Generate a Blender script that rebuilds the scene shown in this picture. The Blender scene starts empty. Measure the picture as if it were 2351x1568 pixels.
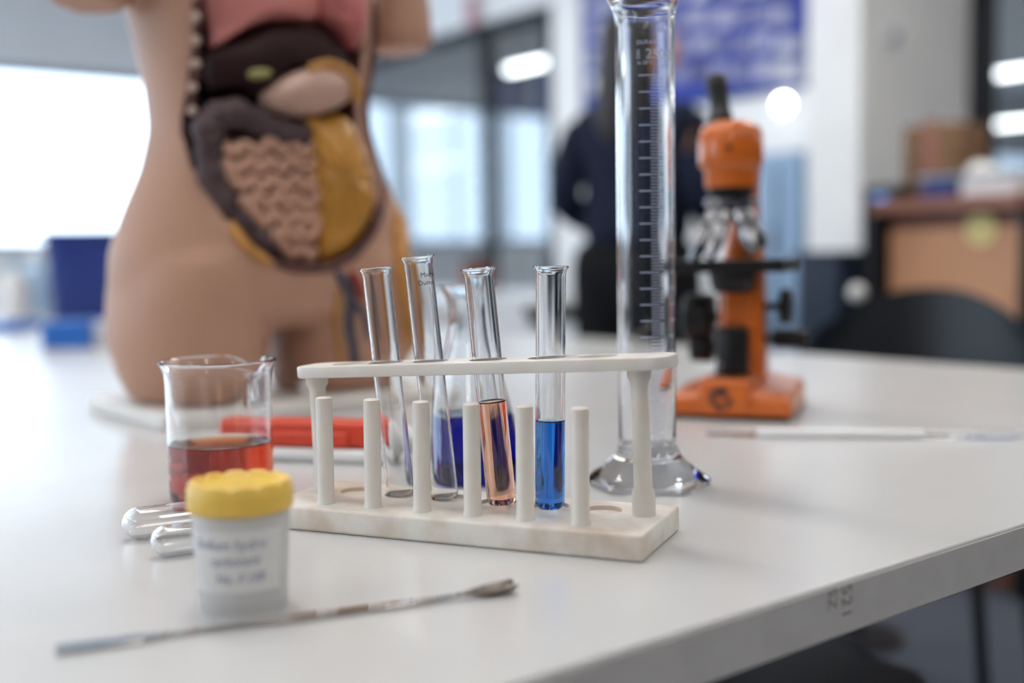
import bpy, bmesh, math, random
from mathutils import Vector, Matrix
random.seed(7)
sc = bpy.context.scene
COL = sc.collection
R = math.radians
# ------------------------------------------------------------------ camera
T = 0.74                       # height of the table top above the floor
W, H = 2351, 1568
FPX, PITCH, ROLL, CAMH = 2600.0, R(4.34), R(0.9), 0.17
cp, sp = math.cos(PITCH), math.sin(PITCH)
FW = Vector((0, cp, -sp)); UP0 = Vector((0, sp, cp)); RT0 = Vector((1, 0, 0))
RT = RT0*math.cos(ROLL) - UP0*math.sin(ROLL)
UP = UP0*math.cos(ROLL) + RT0*math.sin(ROLL)
CAM = Vector((0, 0, T+CAMH))
cam = bpy.data.cameras.new('camera'); camo = bpy.data.objects.new('camera', cam); COL.objects.link(camo)
m3 = Matrix((RT, UP, -FW)).transposed()
camo.matrix_world = Matrix.Translation(CAM) @ m3.to_4x4()
cam.sensor_width = 36; cam.lens = FPX/W*36; cam.clip_start = .02; cam.clip_end = 200
cam.dof.use_dof = True; cam.dof.focus_distance = 0.70; cam.dof.aperture_fstop = 2.35
sc.camera = camo
# ------------------------------------------------------------------ world, exposure
wd = bpy.data.worlds.new('sky'); sc.world = wd; wd.use_nodes = True
bg = wd.node_tree.nodes['Background']
bg.inputs[0].default_value = (.80, .90, 1.0, 1); bg.inputs[1].default_value = 4.6
LAMP = 21.0                    # ceiling lamps
sc.view_settings.view_transform = 'Standard'; sc.view_settings.look = 'None'
sc.view_settings.exposure = 0.0; sc.view_settings.gamma = 1.0
sc.view_settings.use_curve_mapping = False
sc.cycles.max_bounces = 14; sc.cycles.transmission_bounces = 14; sc.cycles.transparent_max_bounces = 12
sc.cycles.diffuse_bounces = 4; sc.cycles.glossy_bounces = 5
sc.cycles.sample_clamp_indirect = 6; sc.cycles.blur_glossy = .4
sc.cycles.use_denoising = True

# room axes: D1 runs along the table's front edge, D2 along its right end
ANG = math.atan2(.2397, .3038)
D1 = Vector((math.cos(ANG), math.sin(ANG), 0)); D2 = Vector((-math.sin(ANG), math.cos(ANG), 0))
def PQ(p, q, z=0): return D1*p + D2*q + Vector((0, 0, z))
def ray(x, y): return FW + RT*((x-W/2)/FPX) - UP*((y-H/2)/FPX)
def at_z(x, y, z=0.):          # point on the level z above the table top
    d = ray(x, y); return CAM + d*((T+z-CAM.z)/d.z)
def at_y(x, y, Y):
    d = ray(x, y); return CAM + d*(Y/d.y)
def at_p(x, y, p):             # point on the wall plane p = const
    d = ray(x, y); return CAM + d*(p/d.dot(D1))
def at_q(x, y, q):
    d = ray(x, y); return CAM + d*(q/d.dot(D2))

# ------------------------------------------------------------------ materials
def nt(name):
    m = bpy.data.materials.new(name); m.use_nodes = True
    return m, m.node_tree.nodes, m.node_tree.links, m.node_tree.nodes['Principled BSDF']
def mat(name, col, rough=.5, metal=0., var=0., vs=30., bump=0., col2=None, coat=0., spec=.5, trans=0., ior=1.5, emit=0., sub=0.):
    m, n, l, b = nt(name)
    c = (*col, 1)
    b.inputs['Base Color'].default_value = c; b.inputs['Roughness'].default_value = rough
    b.inputs['Metallic'].default_value = metal; b.inputs['Coat Weight'].default_value = coat
    b.inputs['Specular IOR Level'].default_value = spec
    b.inputs['Transmission Weight'].default_value = trans; b.inputs['IOR'].default_value = ior
    if sub:
        b.inputs['Subsurface Weight'].default_value = sub; b.inputs['Subsurface Scale'].default_value = .004
    if emit:
        b.inputs['Emission Color'].default_value = c; b.inputs['Emission Strength'].default_value = emit
    if var or bump or col2:
        tc = n.new('ShaderNodeTexCoord'); no = n.new('ShaderNodeTexNoise')
        no.inputs['Scale'].default_value = vs; no.inputs['Detail'].default_value = 4
        l.new(tc.outputs['Object'], no.inputs['Vector'])
        if var or col2:
            cr = n.new('ShaderNodeValToRGB')
            k = col2 or tuple(max(0, x*(1-var)) for x in col)
            cr.color_ramp.elements[0].color = (*k, 1); cr.color_ramp.elements[1].color = c
            cr.color_ramp.elements[0].position = .36; cr.color_ramp.elements[1].position = .58
            l.new(no.outputs['Fac'], cr.inputs['Fac']); l.new(cr.outputs['Color'], b.inputs['Base Color'])
        if bump:
            bu = n.new('ShaderNodeBump'); bu.inputs['Strength'].default_value = bump; bu.inputs['Distance'].default_value = .002
            l.new(no.outputs['Fac'], bu.inputs['Height']); l.new(bu.outputs['Normal'], b.inputs['Normal'])
    return m
def glass(name, col=(1, 1, 1), ior=1.47, rough=0., absorb=None, dens=0.):
    m, n, l, b = nt(name); n.remove(b)
    g = n.new('ShaderNodeBsdfGlass'); g.inputs['Color'].default_value = (*col, 1)
    g.inputs['IOR'].default_value = ior; g.inputs['Roughness'].default_value = rough
    l.new(g.outputs[0], n['Material Output'].inputs['Surface'])
    if absorb:
        v = n.new('ShaderNodeVolumeAbsorption'); v.inputs['Color'].default_value = (*absorb, 1); v.inputs['Density'].default_value = dens
        l.new(v.outputs[0], n['Material Output'].inputs['Volume'])
    return m
def pane_mat(name, tint=(.93, .97, 1)):
    m, n, l, b = nt(name); n.remove(b)
    t = n.new('ShaderNodeBsdfTransparent'); t.inputs[0].default_value = (*tint, 1)
    g = n.new('ShaderNodeBsdfGlossy'); g.inputs['Roughness'].default_value = .02
    lw = n.new('ShaderNodeLayerWeight'); pw = n.new('ShaderNodeMath'); pw.operation = 'POWER'; pw.inputs[1].default_value = 4
    f = n.new('ShaderNodeMath'); f.operation = 'MULTIPLY_ADD'; f.inputs[1].default_value = .6; f.inputs[2].default_value = .04
    l.new(lw.outputs['Facing'], pw.inputs[0]); l.new(pw.outputs[0], f.inputs[0])
    x = n.new('ShaderNodeMixShader'); l.new(f.outputs[0], x.inputs[0]); l.new(t.outputs[0], x.inputs[1]); l.new(g.outputs[0], x.inputs[2])
    l.new(x.outputs[0], n['Material Output'].inputs['Surface'])
    return m
M = {}
M['table'] = mat('white_laminate', (.60, .60, .60), .26, var=.03, vs=9, spec=.40)
M['table_edge'] = mat('grey_edge_band', (.56, .55, .545), .45, var=.06, vs=40)
M['black_metal'] = mat('black_steel', (.012, .013, .016), .4, var=.2)
M['carpet'] = mat('blue_grey_carpet', (.10, .115, .15), .95, var=.35, vs=160, bump=.6, spec=.1)
M['ceiling'] = mat('ceiling_white', (.86, .865, .87), .9, var=.05, vs=6, spec=.1)
M['wall'] = mat('wall_white', (.88, .885, .89), .8, var=.04, vs=4, spec=.2)
M['wall_grey'] = mat('wall_pale_grey', (.55, .58, .62), .8, var=.05, vs=4, spec=.2)
M['wall_dark'] = mat('wall_dark_unseen', (.09, .10, .12), .8, var=.05, vs=4, spec=.2)
M['frame'] = mat('black_frame', (.012, .015, .02), .5, var=.2, spec=.3)
M['frame_white'] = mat('grey_blue_frame', (.25, .30, .38), .5, var=.1)
M['pane'] = pane_mat('window_glass')
M['pane_tint'] = pane_mat('sky_dimming_glass', (.46, .48, .50))  # tint added to dim the bright sky behind the hall windows
M['glass'] = glass('clear_glass')
M['glass_flask'] = glass('clear_flask_glass', (.99, .995, 1))
M['blue_liquid'] = glass('bright_blue_liquid', ior=1.34, absorb=(.0, .62, .93), dens=270)
M['navy_liquid'] = glass('deep_blue_liquid', ior=1.34, absorb=(.0, .16, .86), dens=130)
M['orange_liquid'] = glass('pale_orange_liquid', ior=1.34, absorb=(.97, .52, .22), dens=80)
M['amber_liquid'] = glass('amber_red_liquid', ior=1.34, absorb=(.89, .50, .0), dens=115)
M['rack'] = mat('stained_white_polypropylene', (.82, .79, .745), .36, vs=22, col2=(.75, .70, .64), sub=.15)
M['rack_base'] = mat('stained_white_rack_base', (.82, .79, .745), .38, vs=26, col2=(.62, .53, .44), bump=.1, sub=.15)
M['ink_white'] = mat('pale_blue_print', (.55, .62, .83), .6, var=.05)
M['ink_black'] = mat('black_print', (.02, .02, .03), .6, var=.1)
M['steel'] = mat('polished_steel', (.50, .47, .455), .06, metal=1., var=.12, vs=60)
M['tarnish'] = mat('worn_steel', (.38, .33, .29), .28, metal=1., var=.45, vs=180, bump=.3)
M['chrome'] = mat('satin_metal', (.36, .36, .38), .22, metal=1., var=.1)
M['rod_highlight'] = mat('painted_rod_highlight', (.93, .94, .95), .15, var=.02)
M['yellow'] = mat('yellow_plastic', (.84, .56, .10), .38, var=.04, vs=20, sub=.2)
M['pp'] = mat('cloudy_plastic', (.93, .93, .93), .25, trans=.40, ior=1.2, var=.02)
M['powder'] = mat('white_powder', (.90, .90, .89), .95, var=.08, vs=140, bump=.5, spec=.1)
M['label'] = mat('translucent_label', (.73, .73, .72), .6, var=.03)
M['ink_blue'] = mat('blue_pen', (.16, .17, .33), .7, var=.2, vs=200)
M['orange'] = mat('orange_enamel', (.56, .120, .007), .45, var=.05, vs=12, spec=.3, coat=.6)
M['black'] = mat('black_plastic', (.006, .006, .007), .42, var=.2, spec=.3)
M['red'] = mat('red_plastic', (.62, .055, .022), .35, var=.08, vs=18)
M['white_p'] = mat('white_plastic', (.80, .80, .79), .4, var=.03)
M['skin_model'] = mat('matt_flesh_plastic', (.46, .265, .185), .5, var=.05, vs=9, spec=.35)
M['cut_red'] = mat('red_cut_flesh', (.085, .022, .018), .5, var=.3, vs=40)
M['cavity'] = mat('dark_cavity', (.018, .010, .012), .6, var=.3, vs=30)
M['lung'] = mat('pink_lung', (.56, .20, .18), .38, var=.12, vs=25)
M['heart'] = mat('pink_heart', (.58, .18, .17), .3, var=.3, vs=30)
M['liver'] = mat('dark_maroon_liver', (.024, .006, .007), .55, var=.35, vs=18, spec=.2)
M['gall'] = mat('olive_gallbladder', (.30, .28, .10), .4, var=.2)
M['stomach'] = mat('beige_stomach', (.52, .335, .27), .38, var=.12, vs=25)
M['colon'] = mat('grey_mauve_colon', (.085, .055, .060), .55, var=.3, vs=40, spec=.25)
M['bowel_bed'] = mat('darker_bowel_bed', (.26, .135, .09), .5, var=.2, vs=30)
M['bowel'] = mat('beige_intestine', (.50, .285, .20), .42, var=.15, vs=40)
M['omentum'] = mat('ochre_fat', (.52, .25, .035), .4, var=.25, vs=22, bump=.4)
M['fat'] = mat('orange_fat_layer', (.50, .235, .05), .5, var=.25, vs=40)
M['bone'] = mat('rib_end_bone', (.58, .44, .36), .5, var=.2)
M['vein'] = mat('blue_grey_vein', (.045, .06, .10), .4, var=.3)
M['artery'] = mat('red_artery', (.32, .03, .025), .4, var=.3)
M['board'] = mat('cream_base_board', (.84, .82, .78), .45, var=.04, vs=8)
M['navy'] = mat('navy_cloth', (.010, .014, .034), .85, var=.35, vs=25, spec=.2)
M['blackcloth'] = mat('black_cloth', (.007, .008, .010), .9, var=.3, spec=.2)
M['skin'] = mat('skin', (.52, .27, .18), .5, var=.08)
M['hair'] = mat('dark_hair', (.008, .006, .006), .6, var=.4, vs=60)
M['chair_black'] = mat('glossy_black_plastic', (.006, .008, .012), .3, var=.15, vs=8, spec=.3)
M['chair_grey'] = mat('pale_grey_plastic', (.62, .63, .65), .45, var=.04)
M['wood'] = mat('orange_beech_veneer', (.64, .32, .165), .45, vs=5, col2=(.56, .27, .14))
M['wood_dark'] = mat('reddish_wood', (.30, .12, .075), .45, var=.2, vs=8)
M['card'] = mat('brown_cardboard', (.22, .125, .065), .85, var=.25, vs=10)
M['paleyellow'] = mat('pale_yellow_paper', (.85, .72, .32), .7, var=.05)
M['bluebin'] = mat('royal_blue_plastic', (.006, .028, .19), .4, var=.1)
M['bluebox'] = mat('bright_blue_card', (.010, .13, .50), .5, var=.1)
M['paleblue'] = mat('pale_blue_plastic', (.42, .58, .72), .4, var=.08)
M['navybin'] = mat('dark_navy_plastic', (.012, .024, .055), .45, var=.15)
M['maroon'] = mat('maroon_glaze', (.16, .012, .012), .3, var=.2)
M['brown'] = mat('dark_brown_lid', (.045, .025, .02), .5, var=.2)
M['noticeblue'] = mat('royal_blue_board', (.012, .035, .30), .7, var=.2, vs=5)
M['cupboard'] = mat('blue_grey_door', (.24, .36, .52), .5, var=.05)
M['screen'] = mat('lit_screen', (.10, .30, .75), .4, emit=.8)
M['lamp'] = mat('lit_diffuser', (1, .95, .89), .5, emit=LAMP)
M['lamp_hall'] = mat('lit_tube', (1, .98, .95), .5, emit=7.)
M['paper'] = mat('white_paper', (.78, .79, .82), .8, var=.03)

# ------------------------------------------------------------------ mesh helpers
class MB:
    def __init__(s): s.v = []; s.f = []; s.m = []
    def add(s, vs, fs, m=0, X=None):
        o = len(s.v)
        s.v += [tuple(X @ Vector(v)) if X else tuple(v) for v in vs]
        for f in fs: s.f.append([i+o for i in f]); s.m.append(m)
    def box(s, c, d, m=0, X=None, rz=0):
        hx, hy, hz = d[0]/2, d[1]/2, d[2]/2
        vs = [Vector((a*hx, b*hy, e*hz)) for e in (-1, 1) for b in (-1, 1) for a in (-1, 1)]
        Q = Matrix.Translation(c) @ Matrix.Rotation(rz, 4, 'Z')
        s.add([Q @ v for v in vs], [(0, 2, 3, 1), (4, 5, 7, 6), (0, 1, 5, 4), (2, 6, 7, 3), (0, 4, 6, 2), (1, 3, 7, 5)], m, X)
    def rings(s, rings, m=0, X=None, cap0=True, cap1=True, closed=False):
        n = len(rings[0]); vs = [p for r in rings for p in r]; fs = []
        k = len(rings)
        for i in range(k if closed else k-1):
            a, b = i*n, ((i+1) % k)*n
            for j in range(n):
                j2 = (j+1) % n
                fs.append((a+j, a+j2, b+j2, b+j))
        if not closed:
            if cap0: fs.append(tuple(range(n-1, -1, -1)))
            if cap1: fs.append(tuple((k-1)*n+j for j in range(n)))
        s.add(vs, fs, m, X)
    def lathe(s, prof, n=40, m=0, X=None, warp=None, ang0=0):
        vs = []; idx = []
        for r, z in prof:
            if r < 1e-7:
                idx.append([len(vs)]); vs.append(Vector((0, 0, z)))
            else:
                idx.append(list(range(len(vs), len(vs)+n)))
                for j in range(n):
                    a = ang0+2*math.pi*j/n; v = Vector((r*math.cos(a), r*math.sin(a), z))
                    vs.append(warp(v, a) if warp else v)
        fs = []
        for a, b in zip(idx[:-1], idx[1:]):
            if len(a) == 1 and len(b) == 1: continue
            for j in range(n):
                k = (j+1) % n
                if len(a) == 1: fs.append((a[0], b[k], b[j]))
                elif len(b) == 1: fs.append((a[j], a[k], b[0]))
                else: fs.append((a[j], a[k], b[k], b[j]))
        s.add(vs, fs, m, X)
    def tube(s, path, rad, n=12, m=0, X=None, flat=1.):
        P = [Vector(p) for p in path]; k = len(P)
        if not hasattr(rad, '__len__'): rad = [rad]*k
        up = Vector((0, 0, 1)); rs = []; prev = None
        for i in range(k):
            t = (P[min(i+1, k-1)]-P[max(i-1, 0)]).normalized()
            if prev is None:
                a = t.cross(up)
                if a.length < .1: a = t.cross(Vector((1, 0, 0)))
            else: a = prev - t*prev.dot(t)
            a.normalize(); b = t.cross(a); prev = a
            rs.append([P[i]+a*(rad[i]*math.cos(2*math.pi*j/n))+b*(rad[i]*flat*math.sin(2*math.pi*j/n)) for j in range(n)])
        s.rings(rs, m, X)
    def prism(s, out, z0, z1, m=0, X=None):
        n = len(out)
        s.add([(x, y, z0) for x, y in out]+[(x, y, z1) for x, y in out],
              [tuple(range(n-1, -1, -1)), tuple(range(n, 2*n))]+[(j, (j+1) % n, n+(j+1) % n, n+j) for j in range(n)], m, X)
    def ball(s, c, r, m=0, n=16, X=None):
        if not hasattr(r, '__len__'): r = (r, r, r)
        k = n//2
        pr = [(math.sin(math.pi*i/k) if 0 < i < k else 0, -math.cos(math.pi*i/k)) for i in range(k+1)]
        Q = Matrix.Translation(c) @ Matrix.Diagonal((*r, 1))
        s.lathe(pr, n, m, (X @ Q) if X else Q)
    def mesh(s, name, smooth=True, angle=40):
        me = bpy.data.meshes.new(name); me.from_pydata(s.v, [], s.f)
        me.polygons.foreach_set('material_index', s.m)
        b = bmesh.new(); b.from_mesh(me); bmesh.ops.recalc_face_normals(b, faces=b.faces); b.to_mesh(me); b.free()
        if smooth: me.shade_smooth(); me.set_sharp_from_angle(angle=R(angle))
        return me
def link(name, me, mats, parent=None, bevel=0, seg=2):
    o = bpy.data.objects.new(name, me); COL.objects.link(o)
    if mats is not None:
        for m in (mats if isinstance(mats, (list, tuple)) else [mats]): me.materials.append(M[m])
    if parent: o.parent = parent
    if bevel:
        b = o.modifiers.new('bevel', 'BEVEL'); b.width = bevel; b.segments = seg; b.limit_method = 'ANGLE'; b.angle_limit = R(40)
    return o
def part(name, mb, mats, parent=None, bevel=0, smooth=True, angle=40, seg=2, label=None):
    o = link(name, mb.mesh(name, smooth, angle), mats, parent, bevel, seg)
    if label: o['label'] = label
    return o
def thing(name, label, cat, loc=(0, 0, 0), rz=0, group=None):
    o = bpy.data.objects.new(name, None); COL.objects.link(o); o.empty_display_size = .05
    o.location = loc; o.rotation_euler = (0, 0, rz); tag(o, label, cat, group); return o
def tag(o, label, cat, group=None):
    o['label'] = label; o['category'] = cat
    if group: o['group'] = group
    return o
def struct(name, mb, mats, parent=None, bevel=0, smooth=False):
    o = part(name, mb, mats, parent, bevel, smooth)
    if not parent: o['kind'] = 'structure'
    return o
def realize(o):                # bake modifiers into the mesh
    dg = bpy.context.evaluated_depsgraph_get(); dg.update()
    me = bpy.data.meshes.new_from_object(o.evaluated_get(dg)); old = o.data
    o.modifiers.clear(); o.data = me
    return o
def boolean(o, cutter_mb):
    bpy.context.view_layer.update()
    c = link('cutter', cutter_mb.mesh('cutter'), None); c.matrix_world = o.matrix_world.copy(); bpy.context.view_layer.update()
    b = o.modifiers.new('cut', 'BOOLEAN'); b.object = c; b.operation = 'DIFFERENCE'; b.solver = 'EXACT'
    realize(o); bpy.data.objects.remove(c)
def text_geo(body, size, align='LEFT'):
    cu = bpy.data.curves.new('t', 'FONT'); cu.body = body; cu.size = size; cu.align_x = align; cu.resolution_u = 3
    o = bpy.data.objects.new('t', cu); COL.objects.link(o)
    dg = bpy.context.evaluated_depsgraph_get(); dg.update()
    me = bpy.data.meshes.new_from_object(o.evaluated_get(dg))
    vs = [v.co.copy() for v in me.vertices]; fs = [list(p.vertices) for p in me.polygons]
    bpy.data.objects.remove(o); bpy.data.meshes.remove(me)
    return vs, fs
def wrap(mb, body, size, rad, z, th0, m=0, bold=0):   # text round a vertical cylinder, th measured right from local -Y
    vs, fs = text_geo(body, size)
    out = []
    for v in vs:
        th = th0+v.x/rad; out.append((rad*math.sin(th), -rad*math.cos(th), z+v.y))
    mb.add(out, fs, m)
def rrect(w, d, r, n=6, cx=0, cy=0):
    o = []
    for qx, qy, a0 in ((1, 1, 0), (-1, 1, 90), (-1, -1, 180), (1, -1, 270)):
        for i in range(n+1):
            a = R(a0+90*i/n); o.append((cx+qx*(w/2-r)+r*math.cos(a), cy+qy*(d/2-r)+r*math.sin(a)))
    return o
def basis(o, x, y, z): return Matrix(((x[0], y[0], z[0], o[0]), (x[1], y[1], z[1], o[1]), (x[2], y[2], z[2], o[2]), (0, 0, 0, 1)))
ROOM = basis((0, 0, 0), D1, D2, (0, 0, 1))
def clone(o, parent=None):
    c = o.copy(); COL.objects.link(c); c.parent = parent
    for ch in list(o.children): clone(ch, c)
    return c

# ================================================================== THE SETTING (room coordinates p, q, z)
def rbox(mb, p0, p1, q0, q1, z0, z1, m=0): mb.box(((p0+p1)/2, (q0+q1)/2, (z0+z1)/2), (p1-p0, q1-q0, z1-z0), m, ROOM)
PL, PB, PH = -4.0, 4.45, 16.0; QF, QA = -5.0, 8.0; CEIL = 2.9
mb = MB(); rbox(mb, PL-.2, PH+.2, QF-.2, QA+.25, -.1, 0); struct('floor', mb, 'carpet')
mb = MB(); rbox(mb, PL-.2, PH+.2, QF-.2, QA+.25, CEIL, CEIL+.1); struct('ceiling', mb, 'ceiling')
WZ0, WZ1 = 1.0, 2.22
mb = MB(); rbox(mb, PL-.2, PH+.2, QA, QA+.2, WZ1, CEIL); rbox(mb, PL-.2, PH+.2, QA, QA+.2, 0, WZ0)
rbox(mb, PL-.2, PL, QA, QA+.2, WZ0, WZ1); rbox(mb, PH, PH+.2, QA, QA+.2, WZ0, WZ1)
struct('wall_far', mb, 'wall')
QL = 1.6
mb = MB(); rbox(mb, PL-.2, PL, QL, QA, 2.5, CEIL); rbox(mb, PL-.2, PL, QL, QA, 0, .95); struct('wall_left', mb, 'wall')
mb = MB(); rbox(mb, PL-.2, PL, QF, QL, 0, CEIL); struct('wall_left_near_unseen', mb, 'wall_dark')  # unseen stretch of wall, made dark to cut reflections in the glass
mb = MB(); rbox(mb, PL-.2, PH+.2, QF-.2, QF, 0, CEIL); struct('wall_near_unseen', mb, 'wall_dark')  # wall behind the viewpoint, kept dark so glass and liquids mirror less white
mb = MB(); rbox(mb, PH, PH+.2, QF, QA, 0, CEIL); struct('wall_hall_end', mb, 'wall_grey')
# right wall: solid above a glazed partition, a white pier, then more glazing towards the camera side
qs_p1 = at_p(1110, 300, PB).dot(D2); q_w1 = at_p(1270, 300, PB).dot(D2); q_w0 = 2.9
HZ = 2.40
mb = MB(); rbox(mb, PB, PB+.12, 2.3, QA, HZ, CEIL); rbox(mb, PB, PB+.12, q_w0, q_w1, 0, HZ)
rbox(mb, PB, PB+.12, QF, 2.3, 2.75, CEIL)
struct('wall_right', mb, 'wall')
mb = MB(); rbox(mb, 3.70, PB+.12, 2.56, 2.80, 0, CEIL); struct('wall_pier', mb, 'wall', bevel=.004)
def window(name, axis, const, a0, a1, z0, z1, muls, fw, fmat, th=.06, pane='pane'):
    """framed strip of panes; axis 'q' runs along D2 at p = const, axis 'p' along D1 at q = const"""
    fr = MB()
    def put(mb, b0, b1, y0, y1, t=th):
        if axis == 'q': rbox(mb, const-t/2, const+t/2, b0, b1, y0, y1)
        else: rbox(mb, b0, b1, const-t/2, const+t/2, y0, y1)
    put(fr, a0, a1, z1-fw, z1); put(fr, a0, a1, z0, z0+fw)
    for x, w in muls: put(fr, x-w/2, x+w/2, z0+fw, z1-fw)
    o = struct(name, fr, fmat)
    xs = sorted(muls)
    for (x0, w0), (x1, w1) in zip(xs[:-1], xs[1:]):
        pm = MB(); put(pm, x0+w0/2, x1-w1/2, z0+fw, z1-fw, .006); part('pane', pm, pane, o, smooth=False)
    return o
pm1 = at_q(930, 300, QA).dot(D1); pm2 = at_q(1172, 300, QA).dot(D1)
window('window_1', 'p', QA+.08, PL, PB, WZ0, WZ1, [(PL+.03, .06), (-1.7, .06), (3.2, .07), (PB-.03, .06)], .05, 'frame_white')
window('window_5', 'p', QA+.08, PB, PH, WZ0, WZ1, [(PB+.03, .06), (pm1, .20), (pm2, .10), (9.2, .07), (11.5, .07), (13.8, .07), (PH-.03, .06)], .05, 'frame_white', pane='pane_tint')
window('window_2', 'q', PL-.08, QL, QA, .95, 2.5, [(QL+.03, .06), (3.6, .06), (5.7, .06), (QA-.03, .06)], .05, 'frame_white')
window('window_3', 'q', PB+.04, q_w1, QA, 0.0, HZ, [(q_w1+.04, .08), (qs_p1, .10), (QA-.04, .08)], .085, 'frame')
window('window_4', 'q', PB+.04, QF, 2.56, 0.0, 2.75, [(QF+.03, .06), (-3, .06), (-.8, .06), (1.0, .06), (2.515, .09)], .06, 'frame')
def portal(loc, sx, sy, nrm):
    L = bpy.data.lights.new('window_daylight_portal', 'AREA'); L.shape = 'RECTANGLE'; L.size = sx; L.size_y = sy; L.cycles.is_portal = True
    o = bpy.data.objects.new('window_daylight_portal', L); COL.objects.link(o)
    z = -nrm; x = Vector((0, 0, 1)).cross(z).normalized(); y = z.cross(x)
    o.matrix_world = basis(loc, x, y, z)
portal(PQ((PL+PH)/2, QA+.22, (WZ0+WZ1)/2), PH-PL, WZ1-WZ0, -D2)
portal(PQ(PL-.22, (QL+QA)/2, 1.725), QA-QL, 1.55, D1)
mb = MB(); rbox(mb, PL, PB, QA-.012, QA, 0, .1); struct('baseboard_far', mb, 'wall_grey')
# ceiling lamps of the room
lampname = 'ceiling_lamp'
def ceiling_lamp(p, q, z, l, mname, label, along='q', group=None):
    t = thing('ceiling_lamp', label, 'lamp', PQ(p, q, z), ANG, group)
    w, d = (.16, l) if along == 'q' else (l, .16)
    b = MB(); b.box((0, 0, .03), (w*.5, d*.6, .03)); part('housing', b, 'white_p', t, .004)
    b = MB(); b.box((0, 0, -.01), (w, d, .05)); part('diffuser', b, mname, t, .012)
    for s_ in (-1, 1):
        b = MB(); b.tube([(0, s_*d*.25, .04), (0, s_*d*.25, CEIL-z)], .004, 6); part('hanger', b, 'frame', t)
    return t
where = ['above the window side', 'above the aisle', 'above the partition side']
rows = ['behind the viewpoint', 'over the near table', 'over the far tables']
for i, p in enumerate((-2.2, .5, 2.8)):
    for j, q in enumerate((-1.8, 1.25, 4.4)):
        ceiling_lamp(p, q, 2.55, 1.5, 'lamp', 'long white ceiling lamp %s, %s' % (where[i], rows[j]), group='ceiling lamps of the lab')
for p_, q_, lb_ in ((7.5, -.5, 'added unseen ceiling lamp in the near part of the hall by the partition'), (7.5, 5.5, 'added unseen ceiling lamp in the middle of the hall by the partition'), (11.5, -.5, 'added unseen ceiling lamp in the near part of the hall by its end wall'), (11.5, 4.0, 'added unseen ceiling lamp in the middle of the hall by its end wall')):
    ceiling_lamp(p_, q_, 2.55, 1.5, 'lamp', lb_, group='added unseen lamps of the hall')  # out-of-view lamps added to brighten the hall
# strip lights beyond the glass; the right-edge pair stand in for mirrored lamps
def hall_lamp(x, y, z, l, label):
    d = ray(x, y); c = CAM+d*((z-CAM.z)/d.z)
    t = thing('strip_light', label, 'lamp', c, ANG, 'hall strip lights and added reflection lamps')
    b = MB(); b.box((0, 0, .04), (.08, l+.04, .04)); part('housing', b, 'white_p', t, .004)
    b = MB(); b.box((0, 0, 0), (.06, l, .04)); part('tube', b, 'lamp_hall', t, .01)
    for s in (-1, 1):
        b = MB(); b.tube([(0, s*l*.4, .05), (0, s*l*.4, CEIL-z)], .006, 6); part('hanger', b, 'frame', t)
hall_lamp(1233, 147, 2.45, .75, 'glowing strip light seen through the black framed partition')
hall_lamp(2330, 283, 2.30, 2.2, 'lower strip light added for a lamp reflection at the right edge')
hall_lamp(2375, 160, 2.50, 2.2, 'upper strip light added for a lamp reflection at the right edge')

# ================================================================== TABLES
def table(name, label, p0, p1, q0, q1, group):
    c = PQ((p0+p1)/2, (q0+q1)/2, 0); t = thing(name, label, 'table', c, ANG, group)
    w, d = p1-p0, q1-q0
    b = MB(); b.box((0, 0, T-.0145), (w, d, .029))
    top = part('table_top', b, 'table', t, .0012)
    b = MB()                                                     # edge banding, a thin sheet proud of the core
    for s in (-1, 1):
        b.box((0, s*(d/2+.0004), T-.0152), (w, .0012, .0262)); b.box((s*(w/2+.0004), 0, T-.0152), (.0012, d, .0262))
    part('edge_band', b, 'table_edge', top)
    for sx in (-1, 1):
        for sy in (-1, 1):
            b = MB(); b.box((sx*(w/2-.09), sy*(d/2-.12), (T-.029)/2), (.045, .045, T-.029)); part('leg', b, 'black_metal', t, .003)
    for sy in (-1, 1):
        b = MB(); b.box((0, sy*(d/2-.12), T-.06), (w-.225, .03, .06)); part('rail', b, 'black_metal', t, .002)
    return t, top
q0 = at_z(1250, 1546).dot(D2); p1 = at_z(1883, 814).dot(D1)
t1, top1 = table('lab_table', 'white laminate lab table carrying the test tube rack and microscope', p1-1.75, p1, q0, 2.15, 'white lab tables')
t2, _ = table('lab_table', 'white lab table under the blue storage bin by the window', p1-1.75, p1, 2.155, 4.1, 'white lab tables')
pf = at_z(1175, 690)
t3, _ = table('lab_table', 'far white lab table under the maroon jar, beside the glass partition', 1.9, 3.7, pf.dot(D2)-.2, pf.dot(D2)+1.9, 'white lab tables')
# stamped number on the front edge of the table
mk = at_q(1945, 1385, q0)
b = MB(); vs, fs = text_geo('521', .0125)
loc = Matrix.Rotation(-ANG, 4, 'Z') @ (mk - t1.location)
X = basis((loc.x-.006, -(2.15-q0)/2-.0011, loc.z+.011), (0, 0, -1), (1, 0, 0), (0, -1, 0))
b.add(vs, fs, 0, X); b.add([v+Vector((.0, -.0115, 0)) for v in text_geo('SZ', .0105)[0]], text_geo('SZ', .0105)[1], 0, X)
M['stamp'] = mat('faded_stamp_ink', (.17, .16, .15), .7, var=.5, vs=300)
part('stamped_number', b, 'stamp', top1, label='faded dark stamp on the grey edge')

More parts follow.
